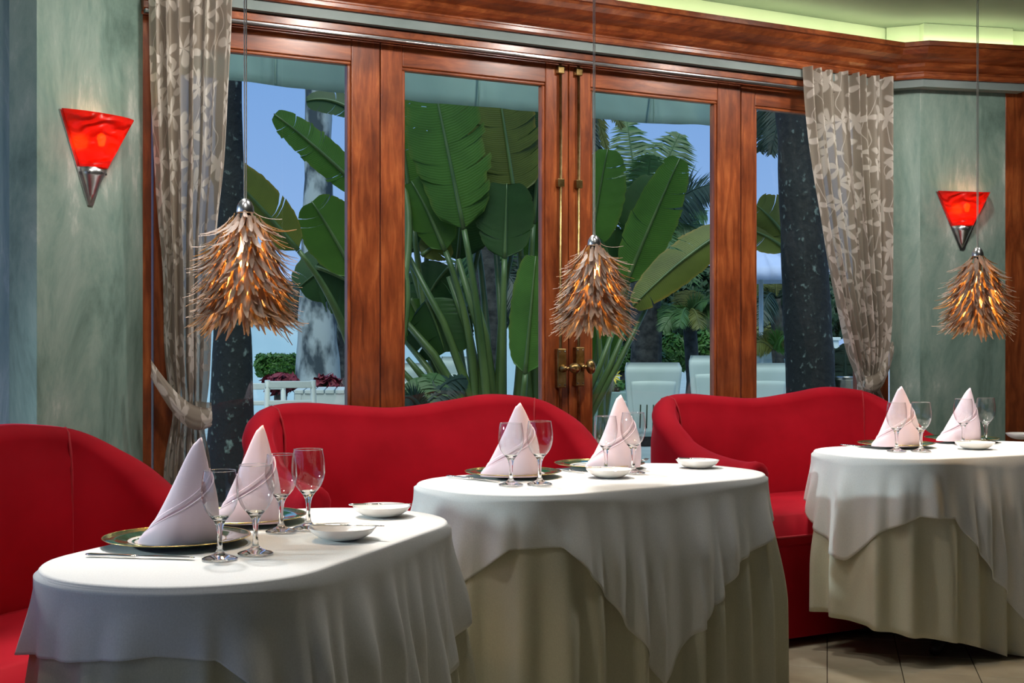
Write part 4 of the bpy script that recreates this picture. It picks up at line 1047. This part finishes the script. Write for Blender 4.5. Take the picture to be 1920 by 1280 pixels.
# --- the big fan in the centre pane
D = 9.4
pc = empty('traveller_palm', P(915, 860, D)); pc.location.z = GZ; tag(pc, 'huge fan of banana-like leaves filling the centre pane', 'plant', 'broad-leaved garden palms')
rt = Vector((pc.location.x, D, .15))
def R0(du, dz=0): return Vector((rt.x+du, D, rt.z+dz))
SP = [  # base(u,y), tip(u,y), width m, material, root offset, depth offset, tears, sag
 (870, 430, 802, 100, .27, G1, .02, -.35, 9, .02, 21), (965, 372, 925, 110, .29, G3, .12, -.15, 9, .02, 22), (1000, 420, 1020, 150, .22, G2, .3, .05, 6, .02, 23),
 (946, 485, 950, 345, .20, G2, .10, -.3, 1, .0, 24), (775, 420, 742, 170, .20, G1, -.25, .1, 5, .05, 25), (765, 480, 700, 330, .20, G2, -.35, .2, 2, .1, 26),
 (858, 490, 890, 150, .32, G2, .05, .3, 5, .02, 27), (835, 470, 772, 340, .16, G1, -.1, -.2, 3, .1, 28),
 (905, 440, 985, 200, .28, G2, .1, .45, 5, .03, 29), (1015, 540, 1060, 250, .24, G1, .35, .3, 3, .05, 30), (890, 420, 845, 150, .26, G2, .0, .55, 4, .02, 37), (960, 470, 1010, 260, .24, G1, .2, .6, 4, .02, 38), (800, 480, 815, 280, .22, G2, -.1, .5, 3, .02, 39),
 (985, 700, 1005, 480, .16, G1, .2, -.45, 0, .0, 31), (800, 560, 835, 660, .26, G2, None, -.1, 1, .12, 32), (845, 500, 780, 600, .22, G2, None, .2, 2, .2, 33),
 (790, 480, 845, 455, .12, G3, None, -.1, 3, .2, 34), (770, 560, 800, 640, .20, G1, None, .15, 1, .1, 35), (1030, 560, 1000, 700, .16, G1, None, .1, 1, .1, 36)]
for bu, by, tu, ty, w, mt, ro, dd_, te, sg, sd_ in SP:
    broad_leaf(pc, P(bu, by, D+dd_), P(tu, ty, D+dd_), w, mt, R0(ro) if ro is not None else None, sg, te, .16, sd_, stalk=.024, taper=.30)
for k, (u0, y0, u1, y1) in enumerate(((859, 485, 915, 745), (762, 473, 884, 745), (841, 518, 902, 745), (761, 604, 853, 750), (761, 640, 832, 755), (764, 672, 811, 758), (982, 479, 1008, 745), (745, 585, 866, 752), (930, 470, 934, 745), (975, 600, 992, 745), (750, 690, 795, 770), (880, 520, 925, 745))):
    a = P(u0, y0, D-.25+.06*(k % 5)); b = P(u1, y1, D-.1); c = P(u1+(u1-u0)*.35, y1+150, D); c.z = max(c.z, GZ)
    l0 = Vector(pc.location); tube('stalk', [x-l0 for x in (a, (a+b)/2+Vector((.03, 0, .02)), b, c)], [.018, .026, .036, .044], M['stem'], pc, 8)
# --- plant in the right-hand pane
D = 9.8
pr = empty('traveller_palm', P(1110, 860, D)); pr.location.z = GZ; tag(pr, 'broad-leaved palm leaning across the pane right of the bolts', 'plant', 'broad-leaved garden palms')
rt = Vector((pr.location.x, D, GZ))
broad_leaf(pr, P(1172, 535, D), P(1275, 296, D-.2), .18, G1, rt+Vector((.1, 0, .2)), .03, 3, .18, 41)
broad_leaf(pr, P(1185, 500, D+.3), P(1225, 330, D+.3), .20, G2, rt, .03, 2, .18, 42)
broad_leaf(pr, P(1105, 470, D+.1), P(1140, 280, D), .19, G1, rt+Vector((-.1, 0, 0)), .05, 3, .15, 43)
broad_leaf(pr, P(1375, 425, D-.3), P(1186, 575, D-.4), .16, G3, None, .10, 3, .2, 44)
broad_leaf(pr, P(1120, 600, D), P(1100, 440, D), .17, G2, rt, .02, 2, .2, 45)
broad_leaf(pr, P(1130, 520, D+.4), P(1215, 420, D+.4), .18, G2, rt, .02, 2, .2, 46)
broad_leaf(pr, P(1115, 690, D+.2), P(1130, 560, D), .16, G1, rt, .02, 1, .2, 47)
l0 = Vector(pr.location)
for u0, y0, u1, y1 in ((1215, 570, 1100, 790), (1180, 600, 1108, 760), (1150, 620, 1100, 740)):
    tube('stalk', [P(u0, y0, D-.3)-l0, P((u0+u1)/2, (y0+y1)/2+6, D-.3)-l0, P(u1, y1, D-.3)-l0], [.016, .022, .03], M['stem'], pr, 8)
D = 11
ph = empty('traveller_palm', P(1470, 860, D)); ph.location.z = GZ; tag(ph, 'yellow-green broad leaf beside the black trunk', 'plant', 'broad-leaved garden palms')
broad_leaf(ph, P(1470, 440, D), P(1418, 385, D), .20, G3, Vector((ph.location.x, D, GZ)), .1, 3, .2, 51)
broad_leaf(ph, P(1475, 470, D), P(1400, 430, D), .16, G3, None, .15, 3, .2, 52)

# --- tree trunks
def trunk(name, pts, mat, label, cat='tree', rough=.06, crown=None, group=None, rings=False):
    e = empty(name, (pts[0][0].x, pts[0][0].y, pts[0][0].z)); tag(e, label, cat, group); o0 = Vector(e.location)
    path, rad = [], []; n = 44
    for i in range(n+1):
        q = i/n*(len(pts)-1); k = min(int(q), len(pts)-2); t = q-k
        path.append(pts[k][0].lerp(pts[k+1][0], t)-o0); rad.append(lerp(pts[k][1], pts[k+1][1], t))
    v, f = tube_geo(path, rad, 18)
    v = [Vector(a)+Vector((noise.noise(Vector(a)*4+o0), noise.noise(Vector(a)*4+o0*2), 0))*rough for a in v]
    o = obj('trunk', v, f, mat, e)
    if rings:
        for i in range(6, n, 4):
            vv, ff = lathe_geo([(rad[i]*1.0, -.012), (rad[i]*1.035, 0), (rad[i]*1.0, .012)], 16); ob = obj('ring_scar', vv, ff, mat, e); ob.location = path[i]
    return e
def tr(u, y, w, d): return (P(u, y, d), w/2*d/F)
def base_at(u, w, d): p = P(u, 640, d); p.z = GZ; return (p, w/2*d/F)
trunk('royal_palm', [base_at(598, 100, 13), tr(596, 690, 82, 13), tr(594, 560, 66, 13), tr(597, 350, 52, 13), tr(597, 150, 50, 13), tr(597, -200, 48, 13)], M['palm_bark'], 'pale grey palm trunk standing in the left pane', rough=.02)
trunk('palm_trunk', [base_at(434, 130, 7.6), tr(434, 780, 84, 7.6), tr(434, 640, 72, 7.6), tr(431, 400, 56, 7.6), tr(428, 150, 46, 7.6), tr(426, -200, 44, 7.6)], M['dark_bark'], 'black lichen-spotted trunk beside the left curtain', rough=.015)
trunk('palm_trunk', [base_at(1524, 112, 9), tr(1520, 740, 92, 9), tr(1508, 450, 84, 9), tr(1494, 200, 80, 9), tr(1484, -150, 78, 9)], M['dark_bark'], 'thick black mottled trunk beside the right curtain', rough=.02)
trunk('palm_trunk', [base_at(925, 60, 12), tr(922, 640, 48, 12), tr(912, 470, 50, 12), tr(908, 380, 36, 12)], M['brown_bark'], 'dark fibrous trunk behind the fan of leaves', rough=.03)

# --- feathery palms
def frond(name, plant, a, b, droop, ll, mat, seed, n=70, dr2=.5, side=None):
    rnd = random.Random(seed); o0 = Vector(plant.location); p0, p2 = Vector(a)-o0, Vector(b)-o0
    ln = (p2-p0).length; p1 = (p0+p2)/2+Vector((0, 0, droop*ln)); V, Fq = [], []
    for i in range(2, n):
        t = i/n; c = bez(p0, p1, p2, t); tg = (bez(p0, p1, p2, t+.01)-bez(p0, p1, p2, t-.01)).normalized()
        sd0 = tg.cross(Vector((0, -.85, .5))).normalized()
        for s in (-1, 1):
            l_ = ll*(math.sin(math.pi*min(1, t*.92+.06))**.6)*rnd.uniform(.85, 1.1)
            d = (sd0*s*rnd.uniform(.8, 1)+tg*.55+Vector((0, rnd.uniform(-.25, .25), -dr2*rnd.uniform(.4, 1.2)))).normalized()
            d2 = (d+Vector((0, 0, -dr2*.7))).normalized(); wv = tg*.012*ln**.3*1.2
            m_ = c+d*l_*.5; e_ = m_+d2*l_*.5; k = len(V)
            V += [c-wv*.6, c+wv*.6, m_+wv, m_-wv, e_]; Fq += [(k, k+1, k+2, k+3), (k+3, k+2, k+4)]
    v, f = tube_geo([bez(p0, p1, p2, i/10) for i in range(11)], [lerp(.022, .004, i/10) for i in range(11)], 5)
    k = len(V); V += v; Fq += [tuple(q+k for q in ff) for ff in f]
    return obj(name, V, Fq, mat, plant)
def palm(name, u, y, d, label, fr, mats, ll, scale=1, trunk_w=40, seed=0, dr2=.5):
    p = P(u, y, d); e = empty(name, (p.x, p.y, GZ)); tag(e, label, 'palm', 'feathery palms')
    if trunk_w:
        v, f = tube_geo([Vector((0, 0, 0)), Vector((.05, 0, (p.z-GZ)*.5)), Vector((0, 0, p.z-GZ))], [trunk_w*d/F*.6, trunk_w*d/F*.5, trunk_w*d/F*.5], 10); obj('trunk', v, f, M['brown_bark'], e)
    for k, (du, dy, dd_, dp) in enumerate(fr):
        frond('frond', e, p, P(u+du, y+dy, d+dd_), dp, ll, mats[k % len(mats)], seed*31+k, dr2=dr2)
    return e
palm('coconut_palm', 1205, 440, 16, 'coconut palm with feathery fronds in the pane right of the bolts', [(-30, -215, .5, .05), (70, -190, .3, .15), (135, -95, -.4, .25), (140, 20, -.3, .45), (95, 90, -.4, .6), (-90, -110, .4, .3), (15, -150, -.6, .1), (120, -40, .6, .35), (-60, 60, .2, .6), (60, 40, -.9, .5), (40, -90, .8, .2)], [M['frond'], M['frond'], M['frond_d']], .42, trunk_w=58, seed=1)
palm('coconut_palm', 1078, 130, 12.5, 'hanging dry palm fronds above the middle pendant', [(40, 160, -.2, .25), (60, 150, .1, .25), (48, 165, .3, .2), (90, 110, .2, .3), (-50, 100, .4, .2)], [M['frond_d'], M['frond_y']], .16, trunk_w=12, seed=2)
palm('coconut_palm', 1500, 110, 10.5, 'drooping dark fronds beside the black right trunk', [(-75, 175, .1, .25), (-55, 180, -.1, .2), (-45, 140, .3, .2), (-95, 150, .2, .3), (45, 120, .1, .25)], [M['frond_d']], .22, trunk_w=14, seed=3)
palm('areca_palm', 1292, 590, 15.5, 'small sago palm behind the white chairs', [(-50, 30, -.2, .6), (55, 30, .2, .6), (-35, -20, .3, .3), (35, -25, -.3, .3), (0, -45, 0, .1), (-65, 10, .4, .5), (68, 0, -.3, .5), (20, 25, -.6, .4), (-18, 22, -.6, .4)], [M['frond'], M['frond_y'], M['frond']], .22, trunk_w=26, seed=4)
palm('areca_palm', 1455, 560, 17, 'yellow palm behind the garden umbrella pole', [(-60, 40, -.2, .5), (40, 50, .2, .6), (-40, -30, .3, .3), (60, 10, -.3, .4), (0, -50, 0, .1), (-30, 50, -.5, .6), (30, 90, .1, .3)], [M['frond_y'], M['frond_d']], .32, trunk_w=24, seed=5)
palm('areca_palm', 1450, 655, 14, 'low yellow palm clump under the umbrella', [(-45, -5, -.2, .4), (40, -10, .2, .5), (-20, -25, .3, .2), (25, -28, -.3, .2), (0, -35, 0, .1)], [M['frond_y'], M['bush']], .2, trunk_w=8, seed=6)
palm('areca_palm', 925, 520, 13.5, 'dark palm fronds deep behind the leaf fan', [(-70, -60, -.2, .4), (70, -40, .2, .5), (-60, 60, .3, .7), (60, 70, -.3, .7), (0, -90, 0, .2), (90, 20, .2, .6), (-95, 10, .1, .6), (30, 90, .1, .5)], [M['frond'], M['frond_d']], .34, trunk_w=14, seed=7)
palm('areca_palm', 640, 560, 17, 'dark hanging fronds behind the grey palm trunk', [(-70, 60, 0, .5), (60, 50, .2, .6), (-90, 20, .4, .4), (-30, 80, -.3, .6), (30, 80, .1, .5), (-110, -10, .2, .4)], [M['frond_d']], .35, trunk_w=30, seed=8)
palm('cycad', 790, 770, 8.6, 'low ferny fronds at the foot of the centre pane', [(-45, -15, -.2, .5), (30, -70, .2, .2), (50, -30, .1, .4), (-10, -60, .1, .2), (85, -60, .3, .3), (-55, 20, 0, .4)], [M['frond_d'], M['frond']], .14, trunk_w=0, seed=9)
palm('cycad', 1585, 740, 9.6, 'dark potted fern palm beside the right curtain', [(-45, -50, 0, .3), (-25, -85, .1, .2), (0, -95, 0, .1), (20, -70, .1, .2), (-60, -15, 0, .5), (40, -40, 0, .3)], [M['frond_d']], .13, trunk_w=0, seed=10)

# --- leafy bushes and far trees
def bush(name, u0, u1, y0, y1, d, mat, n, label, ls=.05, cat='bush', trunk_h=False, depth=None, seed=0, group='bushes', boxy=False):
    rnd = random.Random(seed); c = P((u0+u1)/2, (y0+y1)/2, d); rx = abs(u1-u0)/2*d/F; rz = abs(y1-y0)/2*d/F; ry = depth or rx*.6
    e = empty(name, (c.x, c.y, GZ)); tag(e, label, cat, group)
    V, Fq = [], []
    for i in range(n):
        while True:
            q = Vector((rnd.uniform(-1, 1), rnd.uniform(-1, 1), rnd.uniform(-1, 1)))
            if .2 < q.length < 1: break
        q = q.normalized()*(q.length**.45)
        if boxy: mq = max(abs(q.x), abs(q.y), abs(q.z)); q = q/mq*q.length*.95
        lump = 1+.22*noise.noise(q*2.3+Vector((seed*3.1, 0, 0)))
        p = Vector((q.x*rx*lump, q.y*ry*lump, c.z-GZ+q.z*rz*lump)); nr = (q+Vector((rnd.uniform(-.8, .8), rnd.uniform(-.8, .8), rnd.uniform(-.2, .9)))).normalized()
        a = nr.orthogonal().normalized(); a.rotate(Matrix.Rotation(rnd.uniform(0, 6.28), 3, nr)); b = nr.cross(a); s = ls*rnd.uniform(.6, 1.3); k = len(V)
        V += [p-a*s, p+b*s*.45, p+a*s, p-b*s*.45]; Fq.append((k, k+1, k+2, k+3))
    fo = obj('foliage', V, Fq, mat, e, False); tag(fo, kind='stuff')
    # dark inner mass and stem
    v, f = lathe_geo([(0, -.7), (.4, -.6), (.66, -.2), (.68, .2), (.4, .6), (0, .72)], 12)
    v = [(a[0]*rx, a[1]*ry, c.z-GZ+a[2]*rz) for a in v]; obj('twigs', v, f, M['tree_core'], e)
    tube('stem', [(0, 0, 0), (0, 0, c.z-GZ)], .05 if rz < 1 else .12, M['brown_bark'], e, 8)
    return e
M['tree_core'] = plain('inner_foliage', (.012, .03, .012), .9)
bush('hedge', 482, 560, 664, 706, 17, M['bush'], 3200, 'clipped green hedge before the pale blue wall', .04, 'hedge', seed=1, boxy=True)
bush('shrub', 1225, 1300, 625, 700, 18, M['bush'], 1500, 'bright green shrub behind the left white chair', .05, seed=2)
bush('shrub', 1290, 1390, 612, 692, 19, M['bush'], 1800, 'bright green shrub behind the second white chair', .05, seed=3)
bush('shrub', 1140, 1200, 650, 700, 16.5, M['bush'], 1000, 'bright green shrub below the middle pendant', .045, seed=4)
bush('shrub', 1195, 1260, 660, 700, 17, M['bush'], 900, 'low green shrub behind the flower planter', .045, seed=5)
bush('shrub', 1400, 1480, 600, 660, 20, M['frond_y'], 900, 'yellowish shrub under the white umbrellas', .05, seed=6)
for k, (u0, u1, y0, y1, d, lb) in enumerate(((720, 900, 360, 640, 24, 'dark leafy tree behind the left of the leaf fan'), (860, 1060, 430, 720, 23, 'dark leafy tree behind the centre of the leaf fan'),
        (1090, 1270, 440, 690, 24, 'dark leafy tree behind the coconut palm'), (1240, 1420, 480, 660, 26, 'dark leafy tree beyond the white chairs'), (1400, 1600, 500, 650, 27, 'dark leafy tree beyond the umbrellas'),
        (1020, 1120, 480, 700, 24.5, 'dark leafy tree behind the door with the bolts'), (600, 760, 500, 620, 27, 'dark leafy tree beyond the grey palm trunk'), (480, 580, 540, 612, 28, 'dark leafy tree above the pale blue wall'))):
    bush('leafy_tree', u0, u1, y0, y1, d, M['tree'], 2600, lb, .13, 'tree', seed=20+k, group='far trees')

# --- walls, planter and flowers
a = P(-500, 602, 22); b = P(1030, 602, 22)
e = empty('garden_wall', ((a.x+b.x)/2, 22, GZ)); tag(e, 'low pale blue garden wall behind the left and centre panes', 'wall'); hw = (b.x-a.x)/2
box('wall_body', -hw, hw, 0, .2, 0, a.z-GZ-.06, M['pool_wall'], e, .01); box('coping', -hw-.03, hw+.03, -.03, .23, a.z-GZ-.06, a.z-GZ, M['white_paint'], e, .01)
a = P(1075, 735, 14); b = P(1185, 735, 14)
e = empty('planter_wall', ((a.x+b.x)/2, 14, GZ)); tag(e, 'grey-green concrete planter box with flowers', 'planter'); hw = (b.x-a.x)/2; hz = a.z-GZ
box('front', -hw, hw, 0, .12, 0, hz, M['planter'], e, .01); box('back', -hw, hw, 1.1, 1.2, 0, hz, M['planter'], e, .01)
box('end', -hw, -hw+.1, .12, 1.1, 0, hz, M['planter'], e, .01); box('end', hw-.1, hw, .12, 1.1, 0, hz, M['planter'], e, .01); box('soil', -hw+.1, hw-.1, .12, 1.1, 0, hz-.05, M['soil'], e, 0)
bush('flower_bed', 1105, 1175, 706, 738, 14.6, M['bush'], 700, 'small flowering plants in the concrete planter', .03, 'plant', seed=40, depth=.3)
p = P(1150, 704, 14.3)
e = empty('yellow_flower', p); tag(e, 'single yellow flower in the concrete planter', 'flower')
for k in range(10):
    a = k*math.pi/5; V = [(0, 0, 0), (.05*math.cos(a-.25), -.02, .05*math.sin(a-.25)), (.095*math.cos(a), -.03, .095*math.sin(a)), (.05*math.cos(a+.25), -.02, .05*math.sin(a+.25))]
    obj('petal', V, [(0, 1, 2, 3)], M['flower_y'], e, False)
tube('stem', [(0, .01, 0), (0, .02, -.3)], .008, M['stem'], e, 6)
bush('red_ti_plant', 495, 560, 700, 735, 11.8, M['flower_r'], 220, 'dark red foliage behind the white slatted chair', .06, 'plant', seed=41)
bush('red_ti_plant', 585, 640, 705, 738, 11.6, M['flower_r'], 220, 'dark red foliage at the foot of the grey palm', .06, 'plant', seed=42)
bush('red_ti_plant', 775, 800, 720, 755, 10.6, M['flower_r'], 160, 'dark red foliage at the left of the centre pane', .06, 'plant', seed=43)

# --- white garden armchairs, seen from behind
def resin_chair(u, y, d, wpx, rz, label):
    w = wpx*d/F; p = P(u, y, d); top = p.z-GZ
    e = empty('garden_chair', (p.x, p.y, GZ), rz); tag(e, label, 'chair', 'white garden armchairs')
    def panel(name, x0, x1, z0, z1, yoff, th, mat, tap):
        V, Fq = [], []; n, m = 16, 14
        for lay in (0, 1):
            for i in range(n+1):
                for j in range(m+1):
                    q = j/m; z = lerp(z0, z1, q); hwk = lerp(x0*tap, x0, q**.7); a = i/n*2-1
                    cr = 1-max(0, (q-.86)/.14)**2.4*.10
                    x = a*hwk*cr; yb = -.13*(z-.36)/(top-.36)-.03*(1-a*a)-yoff-lay*th+.05*max(0, (q-.9)/.1)**2
                    V.append((x, yb, z))
        st = (n+1)*(m+1)
        for i in range(n):
            for j in range(m):
                p_ = i*(m+1)+j; Fq.append((p_, p_+1, p_+m+2, p_+m+1)); p_ += st; Fq.append((p_, p_+m+1, p_+m+2, p_+1))
        for i in range(n):
            for j in (0, m):
                p_ = i*(m+1)+j; Fq.append((p_, p_+m+1, p_+m+1+st, p_+st))
        for j in range(m):
            for i in (0, n):
                p_ = i*(m+1)+j; Fq.append((p_, p_+1, p_+1+st, p_+st))
        return obj(name, V, Fq, mat, e)
    hw = w/2
    bk = panel('backrest', hw, hw, .36, top, 0, .05, M['resin'], .72)
    ins = panel('back_panel', hw*.80, hw*.80, .38, lerp(.36, top, .80), .048, .016, M['resin'], .68)
    for k in range(5):
        x = (k-2)*hw*.22; yq = lambda z: -.13*(z-.36)/(top-.36)-.03*(1-(x/(hw*.75))**2)-.064; tube('slat_slot', [(x, yq(.44), .44), (x, yq(.55), .55), (x, yq(.66), .66)], .006, M['tree_core'], ins, 6)
    box('seat', -hw*.86, hw*.86, .02, .50, .36, .41, M['resin'], e, .02)
    for s in (-1, 1):
        tube('armrest', [(s*hw*.9, .0, .66), (s*hw*.98, .25, .66), (s*hw*.95, .5, .62)], [.03, .035, .03], M['resin'], e, 8)
        tube('leg', [(s*hw*.95, .5, .62), (s*hw*.92, .52, .3), (s*hw*.98, .55, 0)], [.028, .026, .022], M['resin'], e, 8)
        tube('leg', [(s*hw*.74, .02, .5), (s*hw*.80, -.05, .2), (s*hw*.86, -.10, 0)], [.028, .026, .022], M['resin'], e, 8)
    return e
resin_chair(1221, 679, 12.5, 108, R(2), 'white garden armchair standing before the concrete planter')
resin_chair(1345, 666, 13.5, 112, R(-4), 'white garden armchair cut by the right stile of the third leaf')
resin_chair(1430, 680, 12.8, 92, R(3), 'white garden armchair left of the black trunk')
resin_chair(1428, 643, 17.5, 70, R(0), 'white garden armchair farther back at the umbrella pole')
resin_chair(1478, 672, 14.5, 40, R(20), 'white garden armchair half hidden by the black trunk')
resin_chair(853, 668, 14.0, 62, R(10), 'white garden armchair behind the leaf stalks, left one')
resin_chair(905, 668, 14.5, 50, R(-6), 'white garden armchair behind the leaf stalks, right one')
resin_chair(765, 680, 12.5, 60, R(15), 'white garden armchair at the left side of the centre pane')
# white slatted chair and table in the left pane
def slat_chair(u, y, d, label):
    p = P(u, y, d); e = empty('slatted_chair', (p.x, p.y, GZ), R(8)); tag(e, label, 'chair'); top = p.z-GZ
    for s in (-1, 1): tube('back_post', [(s*.175, 0, 0), (s*.175, 0, .4), (s*.16, -.10, top)], [.02, .022, .02], M['white_paint'], e, 8); tube('leg', [(s*.18, .42, 0), (s*.18, .42, .42)], .02, M['white_paint'], e, 8)
    for z, h in ((top-.03, .05), (top-.16, .035), (top-.27, .035)):
        yb = -.10*(z-.4)/(top-.4); box('slat', -.18, .18, yb-.015, yb+.015, z-h/2, z+h/2, M['white_paint'], e, .006)
    for k in range(5): box('slat', -.19, .19, .02+k*.085, .08+k*.085, .42, .44, M['white_paint'], e, .004)
slat_chair(545, 712, 9.6, 'white slatted chair in front of the grey palm trunk')
p = P(640, 728, 10.8); e = empty('garden_table', (p.x, p.y, GZ), R(6)); tag(e, 'white slatted garden table beside the slatted chair', 'table'); top = p.z-GZ
for k in range(9): box('slat', -.36+k*.08, -.29+k*.08, -.3, .4, top-.03, top, M['white_paint'], e, .004)
box('apron', -.36, .36, -.29, -.26, top-.12, top-.03, M['white_paint'], e, .004); box('apron', -.36, .36, .36, .39, top-.12, top-.03, M['white_paint'], e, .004)
for sx in (-.33, .33):
    for sy in (-.27, .37): box('leg', sx-.025, sx+.025, sy-.025, sy+.025, 0, top-.03, M['white_paint'], e, .004)
slat_chair(492, 716, 10.4, 'white slatted chair half hidden by the black trunk')

# --- garden umbrellas
def umbrella(u, ytop, yrim, d, rpx, mat, label, rib=True):
    p = P(u, ytop, d); zr = P(u, yrim, d).z; r = rpx*d/F; e = empty('garden_umbrella', (p.x, p.y, GZ)); tag(e, label, 'umbrella', 'garden umbrellas'); zt = p.z-GZ; zr -= GZ
    n = 8; 
    for k in range(n):
        V, Fq = [], []; m = 6
        for i in range(m+1):
            q = i/m
            for j in range(5):
                a = 2*math.pi*(k+j/4)/n; rr = r*q*(1-.035*math.sin(math.pi*j/4)*q); V.append((rr*math.cos(a), rr*math.sin(a), lerp(zt, zr, q**1.12)-.03*math.sin(math.pi*j/4)*math.sin(math.pi*q)*r))
        for i in range(m):
            for j in range(4): p_ = i*5+j; Fq.append((p_, p_+5, p_+6, p_+1))
        b0 = len(V)
        for j in range(5): x = V[m*5+j]; V.append((x[0], x[1], x[2]-.16*r**.5))
        for j in range(4): Fq.append((m*5+j, b0+j, b0+j+1, m*5+j+1))
        o = obj('canopy_panel', V, Fq, mat, e); sd = o.modifiers.new('thickness', 'SOLIDIFY'); sd.thickness = .006
    tube('pole', [(0, 0, 0), (0, 0, zt+.02)], .024, M['white_paint'], e, 10)
    lathe('finial', [(0, zt-.02), (.05, zt), (.03, zt+.06), (.035, zt+.1), (0, zt+.17)], mat, e, 12)
    for k in range(n): a = 2*math.pi*k/n; tube('rib', [(0, 0, zt-.03), (r*.98*math.cos(a), r*.98*math.sin(a), zr-.02)], .010, M['white_paint'], e, 5)
    lathe('base', [(0, 0), (.28, 0), (.28, .05), (.06, .09), (0, .09)], M['planter'], e, 20)
umbrella(790, 470, 498, 19, 112, M['canvas'], 'pale blue garden umbrella behind the stalks of the centre pane')
umbrella(1427, 462, 508, 14.0, 92, M['canvas'], 'pale blue garden umbrella beside the black right trunk')
umbrella(1480, 532, 552, 19, 62, M['canvas_w'], 'white garden umbrella farther behind the black trunk')
umbrella(520, 505, 520, 24, 110, M['canvas'], 'pale blue garden umbrella far behind the left pendant')
# --- metal pot beside the right curtain
p = P(1586, 706, 9.6); e = empty('metal_planter', (p.x, p.y, GZ)); tag(e, 'round metal planter outside beside the right curtain', 'planter'); hz = p.z-GZ
lathe('pot', [(.05, 0), (.065, .02), (.075, hz), (.085, hz), (.085, hz-.02), (.07, hz-.03), (0, hz-.03)], M['steel'], e, 24)
lathe('planter_rim', [(.078, hz), (.088, hz+.004), (.088, hz-.01), (.078, hz-.01)], M['steel'], e, 24, closed=True)
p = P(1560, 632, 24); e = empty('white_pillar', (p.x, p.y, GZ)); tag(e, 'white garden pillar behind the black right trunk', 'pillar'); box('shaft', -.1, .1, -.1, .1, 0, p.z-GZ-.06, M['white_paint'], e, .01); box('pillar_cap', -.13, .13, -.13, .13, p.z-GZ-.06, p.z-GZ, M['white_paint'], e, .01)
